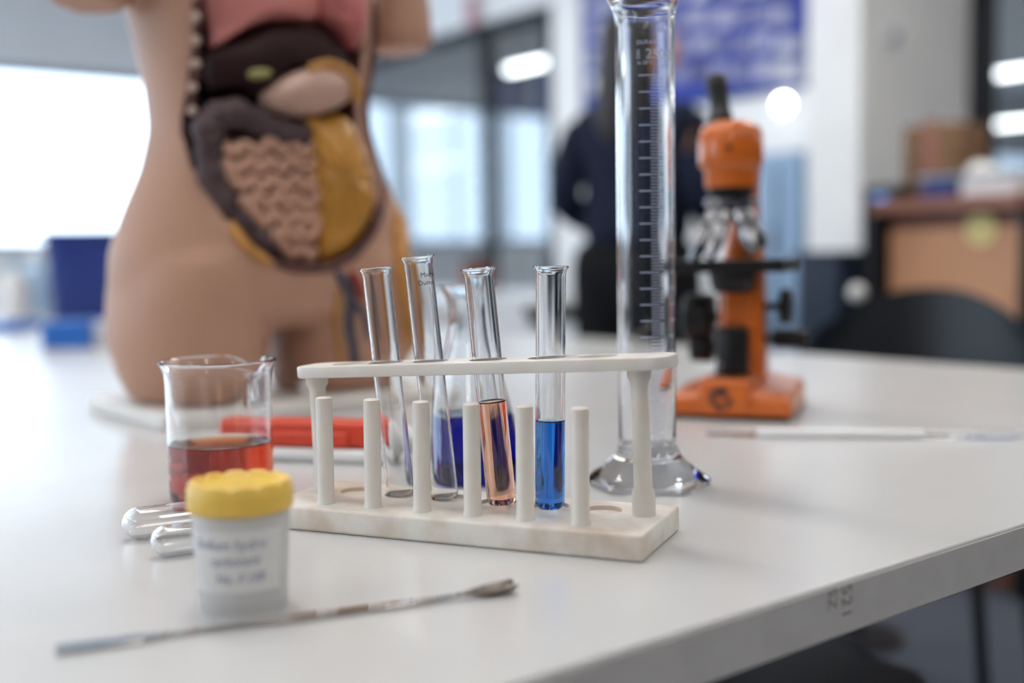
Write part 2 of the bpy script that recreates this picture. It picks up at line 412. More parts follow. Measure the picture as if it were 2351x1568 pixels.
# ================================================================== TEST TUBE RACK
RO = at_z(1475, 1294); RA = -R(23.2)
rack = thing('test_tube_rack', 'white plastic test tube rack with six drying pegs and stained base', 'rack', RO, RA)
RX = Matrix.Translation(RO) @ Matrix.Rotation(RA, 4, 'Z'); RI = RX.inverted()
BL, BW, BT = .250, .0805, .0155
PEGL = [.041+.0342*k for k in range(6)]
HN = .0535
b = MB(); b.box((-BL/2, BW/2, BT/2), (BL, BW, BT))
base = part('base', b, 'rack_base', rack, .0022, seg=3); realize(base)
b = MB()
for k in range(6): b.lathe([(0, BT-.0025), (.0118, BT-.0025), (.0128, BT+.01), (0, BT+.01)], 32, 0, Matrix.Translation((-PEGL[k], HN, 0)))
boolean(base, b)
base.data.shade_smooth(); base.data.set_sharp_from_angle(angle=R(35))
for k in range(6):
    b = MB(); r = .0053; h = .0675
    b.lathe([(0, 0), (r+.0006, 0), (r+.0005, .001), (r, .003), (r*.985, h-.002), (r*.95, h-.0006), (r*.8, h), (0, h+.0006)], 28)
    o = part('drying_peg', b, 'rack', rack); o.location = (-PEGL[k], .0145, BT); o.rotation_euler = (R(random.uniform(-.5, .5)), R(random.uniform(0, .8)), 0)
def on_n(x, y, n):             # pixel -> rack-local point in the plane Y = n
    d = RI.to_3x3() @ ray(x, y); o = RI @ CAM; t = (n-o.y)/d.y; return o+d*t
PN = .046; PWD = .036
pl = on_n(671, 843, PN-PWD/2+.003); pr = on_n(1533, 818, PN-PWD/2+.004)
tilt = math.atan2(pr.z-pl.z, pr.x-pl.x); PTH = .0075
plen = (pr-pl).length
pc = (pl+pr)/2
PX = Matrix.Translation((pc.x, PN, pc.z)) @ Matrix.Rotation(-tilt, 4, 'Y')
b = MB(); b.prism(rrect(plen, PWD, .012, 8), -PTH, 0)
plate = part('top_plate', b, 'rack', rack, .001); realize(plate)
plate.matrix_local = PX
PXI = PX.inverted()
# ---- test tubes: bottom and top points
def tube_pts(k, top_px, length, dn=0, dl=0):
    bot = RX @ Vector((-PEGL[k]+dl, HN+dn, BT-.0022))
    d = ray(*top_px); d.normalize(); oc = CAM-bot
    bq = d.dot(oc); cq = oc.dot(oc)-length*length; disc = bq*bq-cq
    if disc < 0: tt = -bq
    else: tt = min((-bq-math.sqrt(disc), -bq+math.sqrt(disc)), key=lambda s: abs(s*d.y+CAM.y-bot.y))
    return bot, CAM+d*tt
TUBES = [(4, (862, 608), .151, .004, -.004), (3, (957, 577), .158, .004, -.006), (2, (1096, 602), .150, 0, .002), (1, (1265, 603), .150, 0, 0)]
pts = [tube_pts(*a) for a in TUBES]
cut = MB()
for k in range(6):
    hole = None
    for (a, (bo, tp)) in zip(TUBES, pts):
        if a[0] == k:
            lb, lt = PXI @ (RI @ bo), PXI @ (RI @ tp); s = (0-lb.z)/(lt.z-lb.z); hole = lb.lerp(lt, s)
    hx = -PEGL[k]-pc.x if hole is None else hole.x*.75+(-PEGL[k]-pc.x)*.25
    hy = .002 if hole is None else max(-.003, min(.003, hole.y))
    cut.lathe([(0, -.02), (.0118, -.02), (.0118, .02), (0, .02)], 36, 0, Matrix.Translation((hx, hy, 0)))
boolean(plate, cut); plate.data.shade_smooth(); plate.data.set_sharp_from_angle(angle=R(35))
for nm, L, tx in (('post', .0135, 0), ('post', .236, 0)):
    zt = (PX @ Vector((-L-pc.x, 0, -PTH))).z
    xt = -L+(-.0015 if L < .1 else -.001)
    n0 = .049; n1 = PN
    h = zt-BT+.0015
    b = MB(); pr_ = [(0, 0), (.0070, 0), (.0070, .006), (.0068, .014), (.0056, .017), (.0050, h-.013), (.0056, h-.009), (.0072, h-.0065), (.0074, h-.001), (0, h-.0003)]
    b.lathe(pr_, 30)
    o = part('post', b, 'rack', rack); o.location = (-L, n0, BT-.0002)
    o.rotation_euler = (math.atan2(n0-n1, h), -math.atan2(-L-xt, h), 0)

# ---- glass tube
def tube_profile(r, L, w=.0011, e=.55):
    p = [(0, 0)]
    for i in range(1, 11): a = R(90*i/10); p.append((r*math.sin(a)**(.62 if e < 1 else 1), (r-r*math.cos(a))*e))
    p += [(r, L*.35), (r, L*.7), (r, L-.006), (r*1.03, L-.0035), (r*1.12, L-.0018), (r*1.19, L-.0009), (r*1.18, L), (r*1.08, L-.0002), (r*.97, L-.002)]
    ri = r-w
    p += [(ri, L-.006), (ri, L*.7), (ri, L*.35)]
    for i in range(10, 0, -1): a = R(90*i/10); p.append((ri*math.sin(a)**(.62 if e < 1 else 1), w+(ri-ri*math.cos(a))*e))
    p.append((0, w)); return p
def liquid_profile(ri, w, lvl, men=.0012, e=.55):
    p = [(0, w)]
    for i in range(1, 11): a = R(90*i/10); p.append((ri*math.sin(a)**.62, w+(ri-ri*math.cos(a))*e))
    p += [(ri, lvl+men), (ri*.94, lvl+men*.35), (ri*.8, lvl), (0, lvl)]
    return p
def orient(bot, top):
    z = (top-bot).normalized(); x = Vector((1, 0, 0)); x = (x-z*x.dot(z)).normalized(); y = z.cross(x)
    return basis(bot, x, y, z)
TL = ['empty glass test tube leaning left, leftmost in the rack', 'empty glass test tube with black print near its rim',
      'glass test tube holding pale orange liquid in the rack', 'upright glass test tube holding bright blue liquid in the rack']
TR = .0092
for (a, (bo, tp), lab, liq) in zip(TUBES, pts, TL, (None, None, ('orange_liquid', .0655), ('blue_liquid', .0545))):
    b = MB(); b.lathe(tube_profile(TR, a[2]), 48)
    t = bpy.data.objects.new('test_tube', None); COL.objects.link(t); tag(t, lab, 'test tube', 'test tubes in the rack')
    t.matrix_world = orient(bo, tp)
    part('glass_wall', b, 'glass', t)
    if liq:
        b = MB(); b.lathe(liquid_profile(TR-.0009, .0010, liq[1]), 48); part('liquid', b, liq[0], t)
    if a[0] == 3:
        b = MB(); wrap(b, 'Macherey', .0042, TR+.00005, a[2]-.0135, R(8)); wrap(b, 'Duran', .0042, TR+.00005, a[2]-.0185, R(-4))
        part('print', b, 'ink_black', t)

# ================================================================== GRADUATED CYLINDER
cyl = thing('graduated_cylinder', 'tall clear glass measuring cylinder with pale blue scale beside the rack', 'measuring cylinder', at_z(1487, 1112), R(-4))
cr, cw, CH = .0211, .0016, .350
def spout(v, a):
    if v.z < CH-.022: return v
    d = abs((a-R(208)+math.pi) % (2*math.pi)-math.pi); k = math.exp(-(d/.34)**2)*((v.z-(CH-.022))/.022)**1.5
    s = 1+.30*k; return Vector((v.x*s, v.y*s, v.z+.004*k))
def hexr(a, k):                # rounded hexagon outline for the moulded foot
    q = math.pi/3; d = ((a+.1) % q)-q/2; return (1-k)+k*math.cos(q/2)/math.cos(d)*1.07
HEXK = {.0004: 1, .0014: 1, .0042: 1, .0066: .95, .0098: .7, .0140: .4, .0190: .2, .0240: .1}
def cwarp(v, a):
    k = HEXK.get(round(v.z, 4), 0)
    if k: r_ = hexr(a, k); return Vector((v.x*r_, v.y*r_, v.z))
    return spout(v, a)
prof = [(0, -.0003), (.02, -.0003), (.0400, .0004), (.0436, .0014), (.0442, .0042), (.0425, .0066), (.0385, .0098), (.0330, .0140), (.0277, .0190), (.0234, .0240), (cr*1.02, .0290), (cr, .034)]
prof += [(cr, z) for z in (.10, .2, .3)]+[(cr, CH-.022), (cr*1.01, CH-.012), (cr*1.06, CH-.006), (cr*1.13, CH-.0025), (cr*1.15, CH-.0005), (cr*1.10, CH+.0003), (cr*1.02, CH-.002)]
ri = cr-cw
prof += [(ri*1.0, CH-.009), (ri, CH-.022), (ri, .3), (ri, .2), (ri, .1), (ri, .032), (ri*.93, .0265), (ri*.7, .0235), (0, .0225)]
b = MB(); b.lathe(prof, 96, 0, None, cwarp); part('glass_body', b, 'glass', cyl)
b = MB()
def tick(z, a0, a1, h):
    rr = cr+.00005; n = 8; vs = []
    for i in range(n+1):
        th = a0+(a1-a0)*i/n; vs += [(rr*math.sin(th), -rr*math.cos(th), z-h/2), (rr*math.sin(th), -rr*math.cos(th), z+h/2)]
    b.add(vs, [(2*i, 2*i+2, 2*i+3, 2*i+1) for i in range(n)])
zt = .2945; dz = .0115
for i in range(25):
    tick(zt-dz*i, R(-15), R(24), .0007)
    for j in range(1, 5): tick(zt-dz*(i+j/5), R(7), R(34), .0006)
part('graduation_marks', b, 'ink_white', cyl)
b = MB()
wrap(b, 'DURAN', .0040, cr+.00005, zt+.0215, R(-18)); wrap(b, '250:2', .0098, cr+.00005, zt+.0115, R(-2)); wrap(b, 'In 20°C', .0036, cr+.00005, zt+.0075, R(-17)); wrap(b, 'ml', .0060, cr+.00005, zt+.0045, R(30))
vs, fs = text_geo('DIN', .0036)
b.add([((cr+.00005)*math.sin(R(-12)-v.y/cr), -(cr+.00005)*math.cos(R(-12)-v.y/cr), zt+.0115+v.x) for v in vs], fs)
for i in range(1, 24): wrap(b, str(250-10*i), .0042, cr+.00005, zt-dz*i-.0013, R(48))
part('printed_text', b, 'ink_white', cyl)

# ================================================================== BEAKER
bk = thing('beaker', 'glass beaker of amber red liquid behind the yellow lidded jar', 'beaker', at_z(511, 1146), R(0))
r0, BH = .0365, .099
def bspout(v, a):
    if v.z < BH-.016: return v
    d = abs((a-R(70)+math.pi) % (2*math.pi)-math.pi); k = math.exp(-(d/.24)**2)*((v.z-(BH-.016))/.016)
    s = 1+.24*k; return Vector((v.x*s, v.y*s, v.z-.0085*k))
w = .0014
prof = [(0, -.0002), (r0-.006, -.0002), (r0-.002, .0012), (r0-.0004, .004), (r0, .009), (r0, .03), (r0, .06), (r0, BH-.016), (r0+.0002, BH-.011), (r0+.001, BH-.006), (r0+.0028, BH-.0022), (r0+.0042, BH-.0006), (r0+.0040, BH+.0008), (r0+.0022, BH+.0010), (r0+.0006, BH-.001),
        (r0-.0008, BH-.006), (r0-w, BH-.011), (r0-w, BH-.016), (r0-w, .06), (r0-w, .03), (r0-w, .009), (r0-.003, .004), (r0-.007, .0022), (0, .002)]
b = MB(); b.lathe(prof, 72, 0, None, bspout); part('glass_wall', b, 'glass', bk)
lv = .0405; rl = r0-w+.0003
b = MB(); b.lathe([(0, .0017), (r0-.007, .0019), (r0-.0028, .0037), (rl, .009), (rl, lv+.0013), (rl*.975, lv+.0003), (rl*.93, lv), (0, lv)], 72); part('liquid', b, 'amber_liquid', bk)
b = MB()
for s, z in (('100', .0315), ('50', .0180)): wrap(b, s, .0055, r0+.0001, z, R(-62))
part('printed_marks', b, 'ink_white', bk)
M['ink_milk'] = mat('white_enamel_print', (.78, .74, .72), .6, var=.05); bk.children[-1].data.materials[0] = M['ink_milk']

# ================================================================== CONICAL FLASK
fl = thing('conical_flask', 'clear conical flask half full of deep blue liquid behind the rack', 'flask', at_z(1083, 1094), 0)
fo = [(0, -.0002), (.038, -.0002), (.0425, .0015), (.0440, .0055), (.0428, .012), (.0335, .046), (.0255, .076), (.0185, .102), (.0157, .114), (.0152, .122), (.0155, .130), (.0170, .1375), (.0200, .1440), (.0224, .1468), (.0222, .1480), (.0205, .1478), (.0185, .1450), (.0152, .1370), (.0138, .130), (.0136, .122), (.0141, .114), (.0170, .102), (.0240, .076), (.0320, .046), (.0412, .012), (.0422, .006), (.0400, .0025), (.036, .0017), (0, .0017)]
b = MB(); b.lathe(fo, 64); part('glass_wall', b, 'glass_flask', fl)
lz = .0500; rz_ = .0320-(.0240-.0320)*(.046-lz)/.03*1.0
rz_ = .0320+(lz-.046)/(.076-.046)*(.0240-.0320)+.0003
b = MB(); b.lathe([(0, .0014), (.0362, .0014), (.0402, .0023), (.0425, .006), (.0415, .012), (.0323, .046), (rz_, lz), (rz_*.96, lz-.0006), (0, lz-.0006)], 64); part('liquid', b, 'navy_liquid', fl)

# ================================================================== SPECIMEN JAR
jp = at_z(560, 1388)
jar = thing('specimen_jar', 'small clear plastic jar with yellow screw lid, handwritten label and white powder', 'jar', jp, math.atan2(jp.x, -jp.y)*0)
jr, jt, JH = .0215, .0238, .0560
prof = [(0, .0028), (jr-.003, .0028), (jr-.0022, .0005), (jr-.0006, 0), (jr, .0012), (jt, JH-.008), (jt-.0012, JH-.006), (jt-.0012, JH), (jt-.0024, JH), (jt-.0024, JH-.008), (jr-.0014, .0055), (jr-.004, .0042), (0, .0040)]
b = MB(); b.lathe(prof, 56); part('jar_body', b, 'pp', jar)
b = MB(); b.lathe([(0, .0050), (jr-.0045, .0050), (jr-.0020, .0068), (jr-.0004, .026), (jr, .0405), (jr*.5, .0425), (0, .0415)], 48); part('powder', b, 'powder', jar)
b = MB(); lr = .0240; LH = .0190; lz0 = JH-.0070
b.lathe([(lr-.0018, lz0), (lr+.0012, lz0), (lr+.0018, lz0+.0012), (lr+.0015, lz0+.0100), (lr+.0004, lz0+.0122), (lr-.0016, lz0+.0130), (lr-.0032, lz0+.0124), (lr-.0045, lz0+.0112), (0, lz0+.0112), (0, lz0+.0096), (lr-.0018, lz0+.0096), (lr-.0018, lz0)], 72)
lid = part('screw_lid', b, 'yellow', jar)
for k in range(12):
    b = MB(); a0 = 2*math.pi*k/12+.1; n = 10; rs = []
    for i in range(n+1):
        a = a0+i/n*R(26); e = math.sin(math.pi*i/n)**.22
        for_r = [(lr-.0034, lz0+.0112), (lr+.0006, lz0+.0112), (lr+.0004, lz0+.0126+.0010*e), (lr-.0012, lz0+.0130+.0013*e), (lr-.0028, lz0+.0124+.0011*e)]
        rs.append([Vector((r*math.cos(a), r*math.sin(a), z)) for r, z in for_r])
    b.rings(rs); part('grip_lug', b, 'yellow', lid)
b = MB(); vs, fs = text_geo('120 ml', .0052, 'CENTER'); b.add([(v.x, v.y-.001, lz0+.01126) for v in vs], fs)
M['lidmark'] = mat('darker_yellow_emboss', (.52, .36, .08), .5, var=.1); part('embossed_text', b, 'lidmark', lid)
b = MB(); n = 24; z0, z1 = .0120, .0420; vs = []
for i in range(n+1):
    th = R(-58+122*i/n)
    for z in (z0, z1):
        rr = jr+(jt-jr)*(z/(JH-.008))+.00012; vs.append((rr*math.sin(th), -rr*math.cos(th), z))
b.add(vs, [(2*i, 2*i+2, 2*i+3, 2*i+1) for i in range(n)]); lb = part('label', b, 'label', jar)
b = MB()
def jtext(s, size, z, th0, slope=0):
    vs, fs = text_geo(s, size); out = []
    for v in vs:
        th = R(th0)+(v.x+v.y*.22)/jt; zz = z+v.y+slope*v.x; rr = jr+(jt-jr)*(zz/(JH-.008))+.00025
        out.append((rr*math.sin(th), -rr*math.cos(th), zz))
    b.add(out, fs)
jtext('Sodium hydro', .0066, .0335, -48); jtext('carbonate', .0062, .0255, -26, .02); jtext('No. F:108', .0062, .0170, -20, .02)
part('handwriting', b, 'ink_blue', lb)

# ================================================================== SPATULA
sl, sr = at_z(128, 1497), at_z(1184, 1360)
L = (sr-sl).length
spa = thing('spatula', 'steel lab spatula with flat blade and small scoop in front', 'spatula', sl, math.atan2(sr.y-sl.y, sr.x-sl.x))
def strip(spec):
    rs = []
    for x, wy, tz, zc in spec: rs.append([Vector((x, wy/2*c, zc+tz/2*q)) for c, q in ((-1, -1), (1, -1), (1, 1), (-1, 1))])
    b = MB(); b.rings(rs); return b
part('blade', strip([(0, .0125, .0008, .0010), (.0008, .0135, .0008, .0010), (.034, .0115, .0008, .0013), (.041, .0060, .0010, .0015), (.046, .0036, .0014, .0016)]), 'steel', spa, .0002)
part('handle', strip([(.046, .0036, .0014, .0016), (.085, .0038, .0014, .0017), (.096, .0075, .0013, .0017), (.150, .0070, .0013, .0017), (.172, .0042, .0014, .0018), (L-.030, .0028, .0016, .0022)]), 'steel', spa, .0002)
b = MB(); rs = []; ns = 10
for i in range(ns+1):
    u = i/ns; x = L-.032+.032*u; hw = .0013+.0041*math.sin(min(1, u*1.25)*math.pi/2)**1.2*(1 if u < .9 else 1-(u-.9)*3.0)
    lift = .0022+.0030*u; ring = []
    for j in range(9): a = -1+2*j/8; ring.append(Vector((x, a*hw, lift-(1-a*a)*hw*.75*min(1, u*2)+.0006)))
    for j in range(8, -1, -1): a = -1+2*j/8; ring.append(Vector((x, a*hw, lift-(1-a*a)*hw*.75*min(1, u*2)-.0003)))
    rs.append(ring)
b.rings(rs); part('scoop', b, 'tarnish', spa)

# ================================================================== LYING GLASS TUBES
def lying(label, x, y, ang, length, r):
    c = at_z(x, y, r); t = bpy.data.objects.new('lying_vial', None); COL.objects.link(t); tag(t, label, 'glass vial', 'glass vials lying beside the jar')
    z = Vector((math.cos(ang), math.sin(ang), 0)); xx = Vector((0, 0, 1)).cross(z).normalized()
    c = c + z*0
    t.matrix_world = basis(c, xx, z.cross(xx), z)
    b = MB(); b.lathe(tube_profile(r, length, .0010, 1.), 40); part('glass_wall', b, 'glass', t)
lying('clear glass vial lying on the table, its round end farther left', 279, 1206, R(29), .066, .0100)
lying('clear glass vial lying on the table closer to the spatula', 345, 1247, R(27), .054, .0092)

# ================================================================== PIPETTE PUMP (red)
pa, pb_ = at_z(478, 1038), at_z(900, 1052)
pump = thing('pipette_pump', 'red pipette pump with white plunger lying behind the beaker', 'pipette pump', at_z(640, 1052), math.atan2(pb_.y-pa.y, pb_.x-pa.x))
b = MB(); b.prism(rrect(.150, .026, .006, 5, .022, .004), .012, .034); part('barrel', b, 'red', pump, .004, seg=3)
b = MB(); b.box((.030, -.006, .0190), (.078, .014, .012)); part('thumb_rest', b, 'red', pump, .002)
b = MB(); b.box((.022, .006, .009), (.130, .018, .018)); part('rack_housing', b, 'red', pump, .003)
b = MB(); b.tube([(-.002, -.012, .0060), (.106, -.012, .0060)], .0058, 20); part('plunger', b, 'white_p', pump)
b = MB(); b.lathe([(0, 0), (.0165, 0), (.0175, .002), (.0165, .010), (.013, .018), (.0095, .022), (.009, .030), (0, .030)], 30, 0, basis((.097, .004, .0178), (0, 1, 0), (0, 0, 1), (1, 0, 0))); part('nozzle', b, 'white_p', pump)

# ================================================================== GLASS ROD
ra_, rb_ = at_z(1628, 1003), at_z(2330, 1009)
rod = thing('glass_rod', 'long thin glass rod with a painted white highlight, lying in front of the microscope', 'stirring rod', ra_, math.atan2(rb_.y-ra_.y, rb_.x-ra_.x))
Lr = (rb_-ra_).length
b = MB(); b.tube([(-.002, 0, .0042), (0, 0, .0042), (Lr*.16, 0, .0042)], [.002, .0036, .0036], 20); part('clear_shaft', b, 'glass', rod)
b = MB(); b.tube([(Lr*.71, 0, .0042), (Lr, 0, .0042), (Lr+.002, 0, .0042)], [.0036, .0036, .002], 20); part('clear_shaft', b, 'glass', rod)
b = MB(); b.tube([(Lr*.16, 0, .0042), (Lr*.45, 0, .0042), (Lr*.71, 0, .0042)], .0042, 20); part('highlight_shaft', b, 'rod_highlight', rod)  # opaque white middle paints the highlight along the rod
b = MB(); b.ball((Lr+.003, 0, .0046), .0045, 0, 16); part('round_end', b, 'glass', rod)

# ================================================================== MICROSCOPE
ma, mb_ = at_z(1532, 961), at_z(1818, 972)
mc = (ma+mb_)/2
mic = thing('microscope', 'orange school microscope with black stage and metal objectives', 'microscope', mc, math.atan2(mb_.y-ma.y, mb_.x-ma.x))
MW = (mb_-ma).length
b = MB(); b.box((0, .075, .003), (MW*.94, .140, .006)); part('rubber_foot', b, 'black', mic, .001)
hw = MW/2; wing = []
for y, w_, zt_ in ((0, hw, .027), (.012, hw, .031), (.085, hw*1.0, .036), (.150, hw*.92, .036)):
    wing.append([Vector((-w_, y, .005)), Vector((w_, y, .005)), Vector((w_*.97, y+.001, zt_*.80)), Vector((w_*.3, y+.001, zt_)), Vector((-w_*.3, y+.001, zt_)), Vector((-w_*.97, y+.001, zt_*.80))])
b = MB(); b.rings(wing); bs = part('base', b, 'orange', mic, .004, seg=3)
b = MB(); b.box((-.004, .052, .0235), (.050, .110, .037)); blk = part('front_block', b, 'orange', bs, .004, seg=3)
b = MB()                                                          # round emblem on the block
EX = basis((-.007, -.0036, .0225), (1, 0, 0), (0, 0, 1), (0, -1, 0))
def blob(cx, cy, pts_):
    b.prism([(cx+x, cy+y) for x, y in pts_], 0, .0003, 0, EX)
arc = [(.0115*math.cos(R(a)), .0115*math.sin(R(a))) for a in range(50, 215, 12)]
arc2 = [(.0070*math.cos(R(a))+.0005, .0062*math.sin(R(a))-.0005) for a in range(206, 70, -12)]
blob(0, 0, arc+arc2); blob(.0025, .0062, [(-.006, -.001), (.002, -.006), (.0045, .004), (-.002, .0050)])
arc = [(.0115*math.cos(R(a)), .0115*math.sin(R(a))) for a in range(235, 370, 10)]
arc2 = [(.0085*math.cos(R(a))+.0002, .0085*math.sin(R(a))) for a in range(368, 236, -10)]
blob(0, 0, arc+arc2)
blob(-.0035, -.0072, [(.0038*math.cos(R(a)), .0036*math.sin(R(a))) for a in range(0, 360, 20)])
blob(.0085, -.0020, [(.0028*math.cos(R(a)), .0034*math.sin(R(a))) for a in range(0, 360, 20)])
part('emblem', b, 'ink_black', blk)
# column and arm
b = MB(); rs = []
for z, y, w_, d_ in ((.034, .088, .050, .062), (.060, .086, .047, .056), (.120, .085, .045, .052), (.150, .090, .043, .050), (.200, .098, .030, .040), (.235, .094, .028, .044), (.258, .078, .034, .060), (.275, .066, .040, .070)):
    rs.append([Vector((x, y2, z)) for x, y2 in [(cx+0, y+cy) for cx, cy in rrect(w_, d_, .010, 4)]])
b.rings(rs); part('arm', b, 'orange', mic, 0, angle=50)
b = MB(); b.lathe([(0, .040), (.0165, .040), (.0172, .044), (.0172, .088), (.0160, .0915), (.0120, .093), (0, .093)], 32, 0, Matrix.Translation((-.004, .044, 0))); part('illuminator', b, 'black', mic)
b = MB(); b.ball((-.012, .0268, .054), .0022, 0, 12); part('lamp_screw', b, 'chrome', mic)
b = MB(); b.lathe([(0, .128), (.017, .128), (.022, .134), (.0245, .146), (.0245, .153), (0, .153)], 32, 0, Matrix.Translation((-.004, .044, 0))); part('condenser', b, 'black', mic)
b = MB(); b.box((-.006, .050, .156), (.122, .104, .0130)); stg = part('stage', b, 'black', mic, .0015)
for sx in (-1, 1):
    b = MB(); b.tube([(-.006+sx*.012, .078, .161), (-.006+sx*.016, .040, .1605)], [.0022, .0016], 10, 0, None, .6); b.ball((-.006+sx*.012, .078, .161), .0042, 0, 12); part('slide_clip', b, 'chrome', stg)
for sx, lst in ((-1, ((.100, .0260, .030), (.066, .0150, .024))), (1, ((.112, .0190, .010), (.078, .0095, .036)))):
    for z, r_, ln in lst:
        x0 = sx*.022; b = MB()
        xo = x0+sx*(.010 if ln > .012 else .018)
        b.lathe([(0, 0), (.004, 0), (.004, abs(xo-x0)), (r_*.9, abs(xo-x0)), (r_, abs(xo-x0)+.002), (r_, abs(xo-x0)+ln-.002), (r_*.9, abs(xo-x0)+ln), (0, abs(xo-x0)+ln)], 28, 0, basis((x0, .086, z), (0, sx, 0), (0, 0, 1), (sx, 0, 0)))
        part('focus_knob', b, 'black', mic)
# head, turret, objectives
HX = Matrix.Translation((-.005, .042, 0))
b = MB(); b.lathe([(0, .236), (.0255, .236), (.0265, .240), (.0268, .252), (.0275, .2545), (.0318, .258), (.0330, .264), (.0325, .288), (.0300, .2965), (.0235, .3010), (.0180, .3035), (0, .3038)], 40, 0, HX); hd = part('head', b, 'orange', mic)
b = MB(); b.ball((-.005+.004, .042-.0325, .274), (.0032, .0012, .0032), 0, 12); part('grub_screw', b, 'black', hd)
b = MB(); b.lathe([(0, .226), (.020, .227), (.0235, .232), (.0240, .2365), (0, .2365)], 32, 0, HX); part('turret_ring', b, 'black', mic)
b = MB(); b.lathe([(0, .206), (.011, .206), (.0175, .212), (.0270, .219), (.0275, .224), (.022, .2275), (0, .2275)], 36, 0, HX); tur = part('turret', b, 'chrome', mic)
for ang, ln, r_ in ((200, .064, .0088), (248, .056, .0088), (318, .050, .0088), (20, .044, .0082)):
    a = R(ang); o0 = Vector((-.005+.013*math.cos(a), .042+.013*math.sin(a), .214)); dv = Vector((.46*math.cos(a), .46*math.sin(a), -.89)).normalized()
    xx = dv.cross(Vector((0, 0, 1))).normalized()
    b = MB(); b.lathe([(0, 0), (r_, 0), (r_*1.08, .006), (r_*1.08, .016), (r_*.95, .017), (r_*.95, .020), (r_, .021), (r_*.92, ln*.75), (r_*.62, ln*.9), (r_*.5, ln), (0, ln)], 24, 0, basis(o0, xx, dv.cross(xx), dv))
    ob = part('objective', b, 'chrome', tur)
    b = MB(); b.lathe([(r_*.97, .0168), (r_*1.0, .0168), (r_*1.0, .0202), (r_*.97, .0202)], 24, 0, basis(o0, xx, dv.cross(xx), dv)); part('band', b, 'black', ob)
e0 = Vector((-.014, .046, .300)); e1 = Vector((-.024, .062, .352))
zz = (e1-e0).normalized(); xx = zz.cross(Vector((0, 1, 0))).normalized()
b = MB(); le = (e1-e0).length; b.lathe([(0, 0), (.0115, 0), (.0115, .012), (.0102, .014), (.0102, le-.020), (.0112, le-.018), (.0112, le-.002), (.0098, le), (0, le-.002)], 28, 0, basis(e0, xx, zz.cross(xx), zz)); part('eyepiece', b, 'black', mic)

# ================================================================== ANATOMICAL TORSO
tc = at_z(372, 991); ux, vx = D1, D2
tor_o = tc + D1*.18 + D2*.112
tor = thing('anatomical_torso', 'flesh coloured anatomical torso model with open abdomen and removable organs', 'anatomical model', tor_o, ANG)
b = MB(); b.box((0, 0, .008), (.36, .224, .016)); part('base_board', b, 'board', tor, .003)
TX = Matrix.Translation(tor_o) @ Matrix.Rotation(ANG, 4, 'Z'); TI = TX.inverted()
TORR = TI.to_3x3()
def tp(x, y, v):               # pixel -> torso-local point in the plane v
    o = TI @ CAM; d = TORR @ ray(x, y); return o+d*((v-o.y)/d.y)
CXu = -.006
def ell(a, bb, z, cx=0, cy=0, n=40, e=2.3):
    o = []
    for j in range(n):
        t = 2*math.pi*j/n; c, s = math.cos(t), math.sin(t)
        o.append(Vector((cx+a*math.copysign(abs(c)**(2/e), c), cy+bb*math.copysign(abs(s)**(2/e), s), z)))
    return o
b = MB()
trunk = [(.095, .120, .075, 0), (.112, .160, .098, .004), (.145, .178, .112, .004), (.18, .176, .112, .003), (.225, .160, .104, 0), (.27, .139, .098, 0), (.315, .1265, .094, .002), (.36, .129, .096, .004), (.41, .137, .103, .006), (.46, .146, .108, .008), (.51, .155, .108, .01), (.55, .160, .098, .012), (.585, .140, .078, .014), (.61, .085, .058, .016), (.63, .052, .050, .016), (.68, .046, .047, .012)]
b.rings([ell(a, d, z, CXu, cy) for z, a, d, cy in trunk])
for s in (-1, 1):
    b.rings([ell(a, d, z, CXu+s*cx, cy, 32, 2.1) for z, a, d, cx, cy in ((.0155, .073, .078, .086, .004), (.05, .080, .094, .093, .004), (.09, .085, .105, .096, .004), (.13, .083, .110, .095, .004), (.17, .076, .108, .093, .004), (.20, .05, .08, .08, .004))])
    b.tube([(CXu+s*.150, .010, .545), (CXu+s*.178, .008, .515), (CXu+s*.190, .004, .475), (CXu+s*.193, .0, .436 if s < 0 else .425)], [.048, .047, .043, .041], 24)
body = link('body_shell', b.mesh('body_shell'), ['skin_model', 'cavity', 'cut_red', 'fat'], tor)
rm = body.modifiers.new('r', 'REMESH'); rm.mode = 'VOXEL'; rm.voxel_size = .0042; rm.use_smooth_shade = True
sm = body.modifiers.new('s', 'SMOOTH'); sm.iterations = 45; sm.factor = .5
realize(body)
CAV_PX = [(478, -160), (474, -40), (474, 60), (470, 160), (462, 240), (458, 290), (466, 370), (488, 440), (520, 505), (565, 560), (620, 597), (690, 614), (760, 610), (815, 580), (852, 530), (872, 470), (870, 420), (852, 360), (834, 300), (830, 240), (842, 170), (850, 90), (852, 0), (846, -160), (700, -190), (560, -190)]
VF = -.092
CAV = [(q.x, q.z) for q in (tp(x, y, VF) for x, y in CAV_PX)]
def sdist(x, z):               # signed distance, positive inside
    ins = False; best = 9.
    n = len(CAV)
    for i in range(n):
        x1, z1 = CAV[i]; x2, z2 = CAV[(i+1) % n]
        if (z1 > z) != (z2 > z) and x < (x2-x1)*(z-z1)/(z2-z1)+x1: ins = not ins
        dx, dz_ = x2-x1, z2-z1; t = max(0, min(1, ((x-x1)*dx+(z-z1)*dz_)/(dx*dx+dz_*dz_)))
        best = min(best, math.hypot(x-x1-t*dx, z-z1-t*dz_))
    return best if ins else -best
me = body.data; sdv = []
for v in me.vertices:
    d = -1.
    if v.co.y < -.005 and .10 < v.co.z < .66:
        d = sdist(v.co.x, v.co.z)
        if d > 0:
            k = min(1, d/.010); k = k*k*(3-2*k); v.co.y = v.co.y*(1-k)+(-.012)*k
    sdv.append(d)
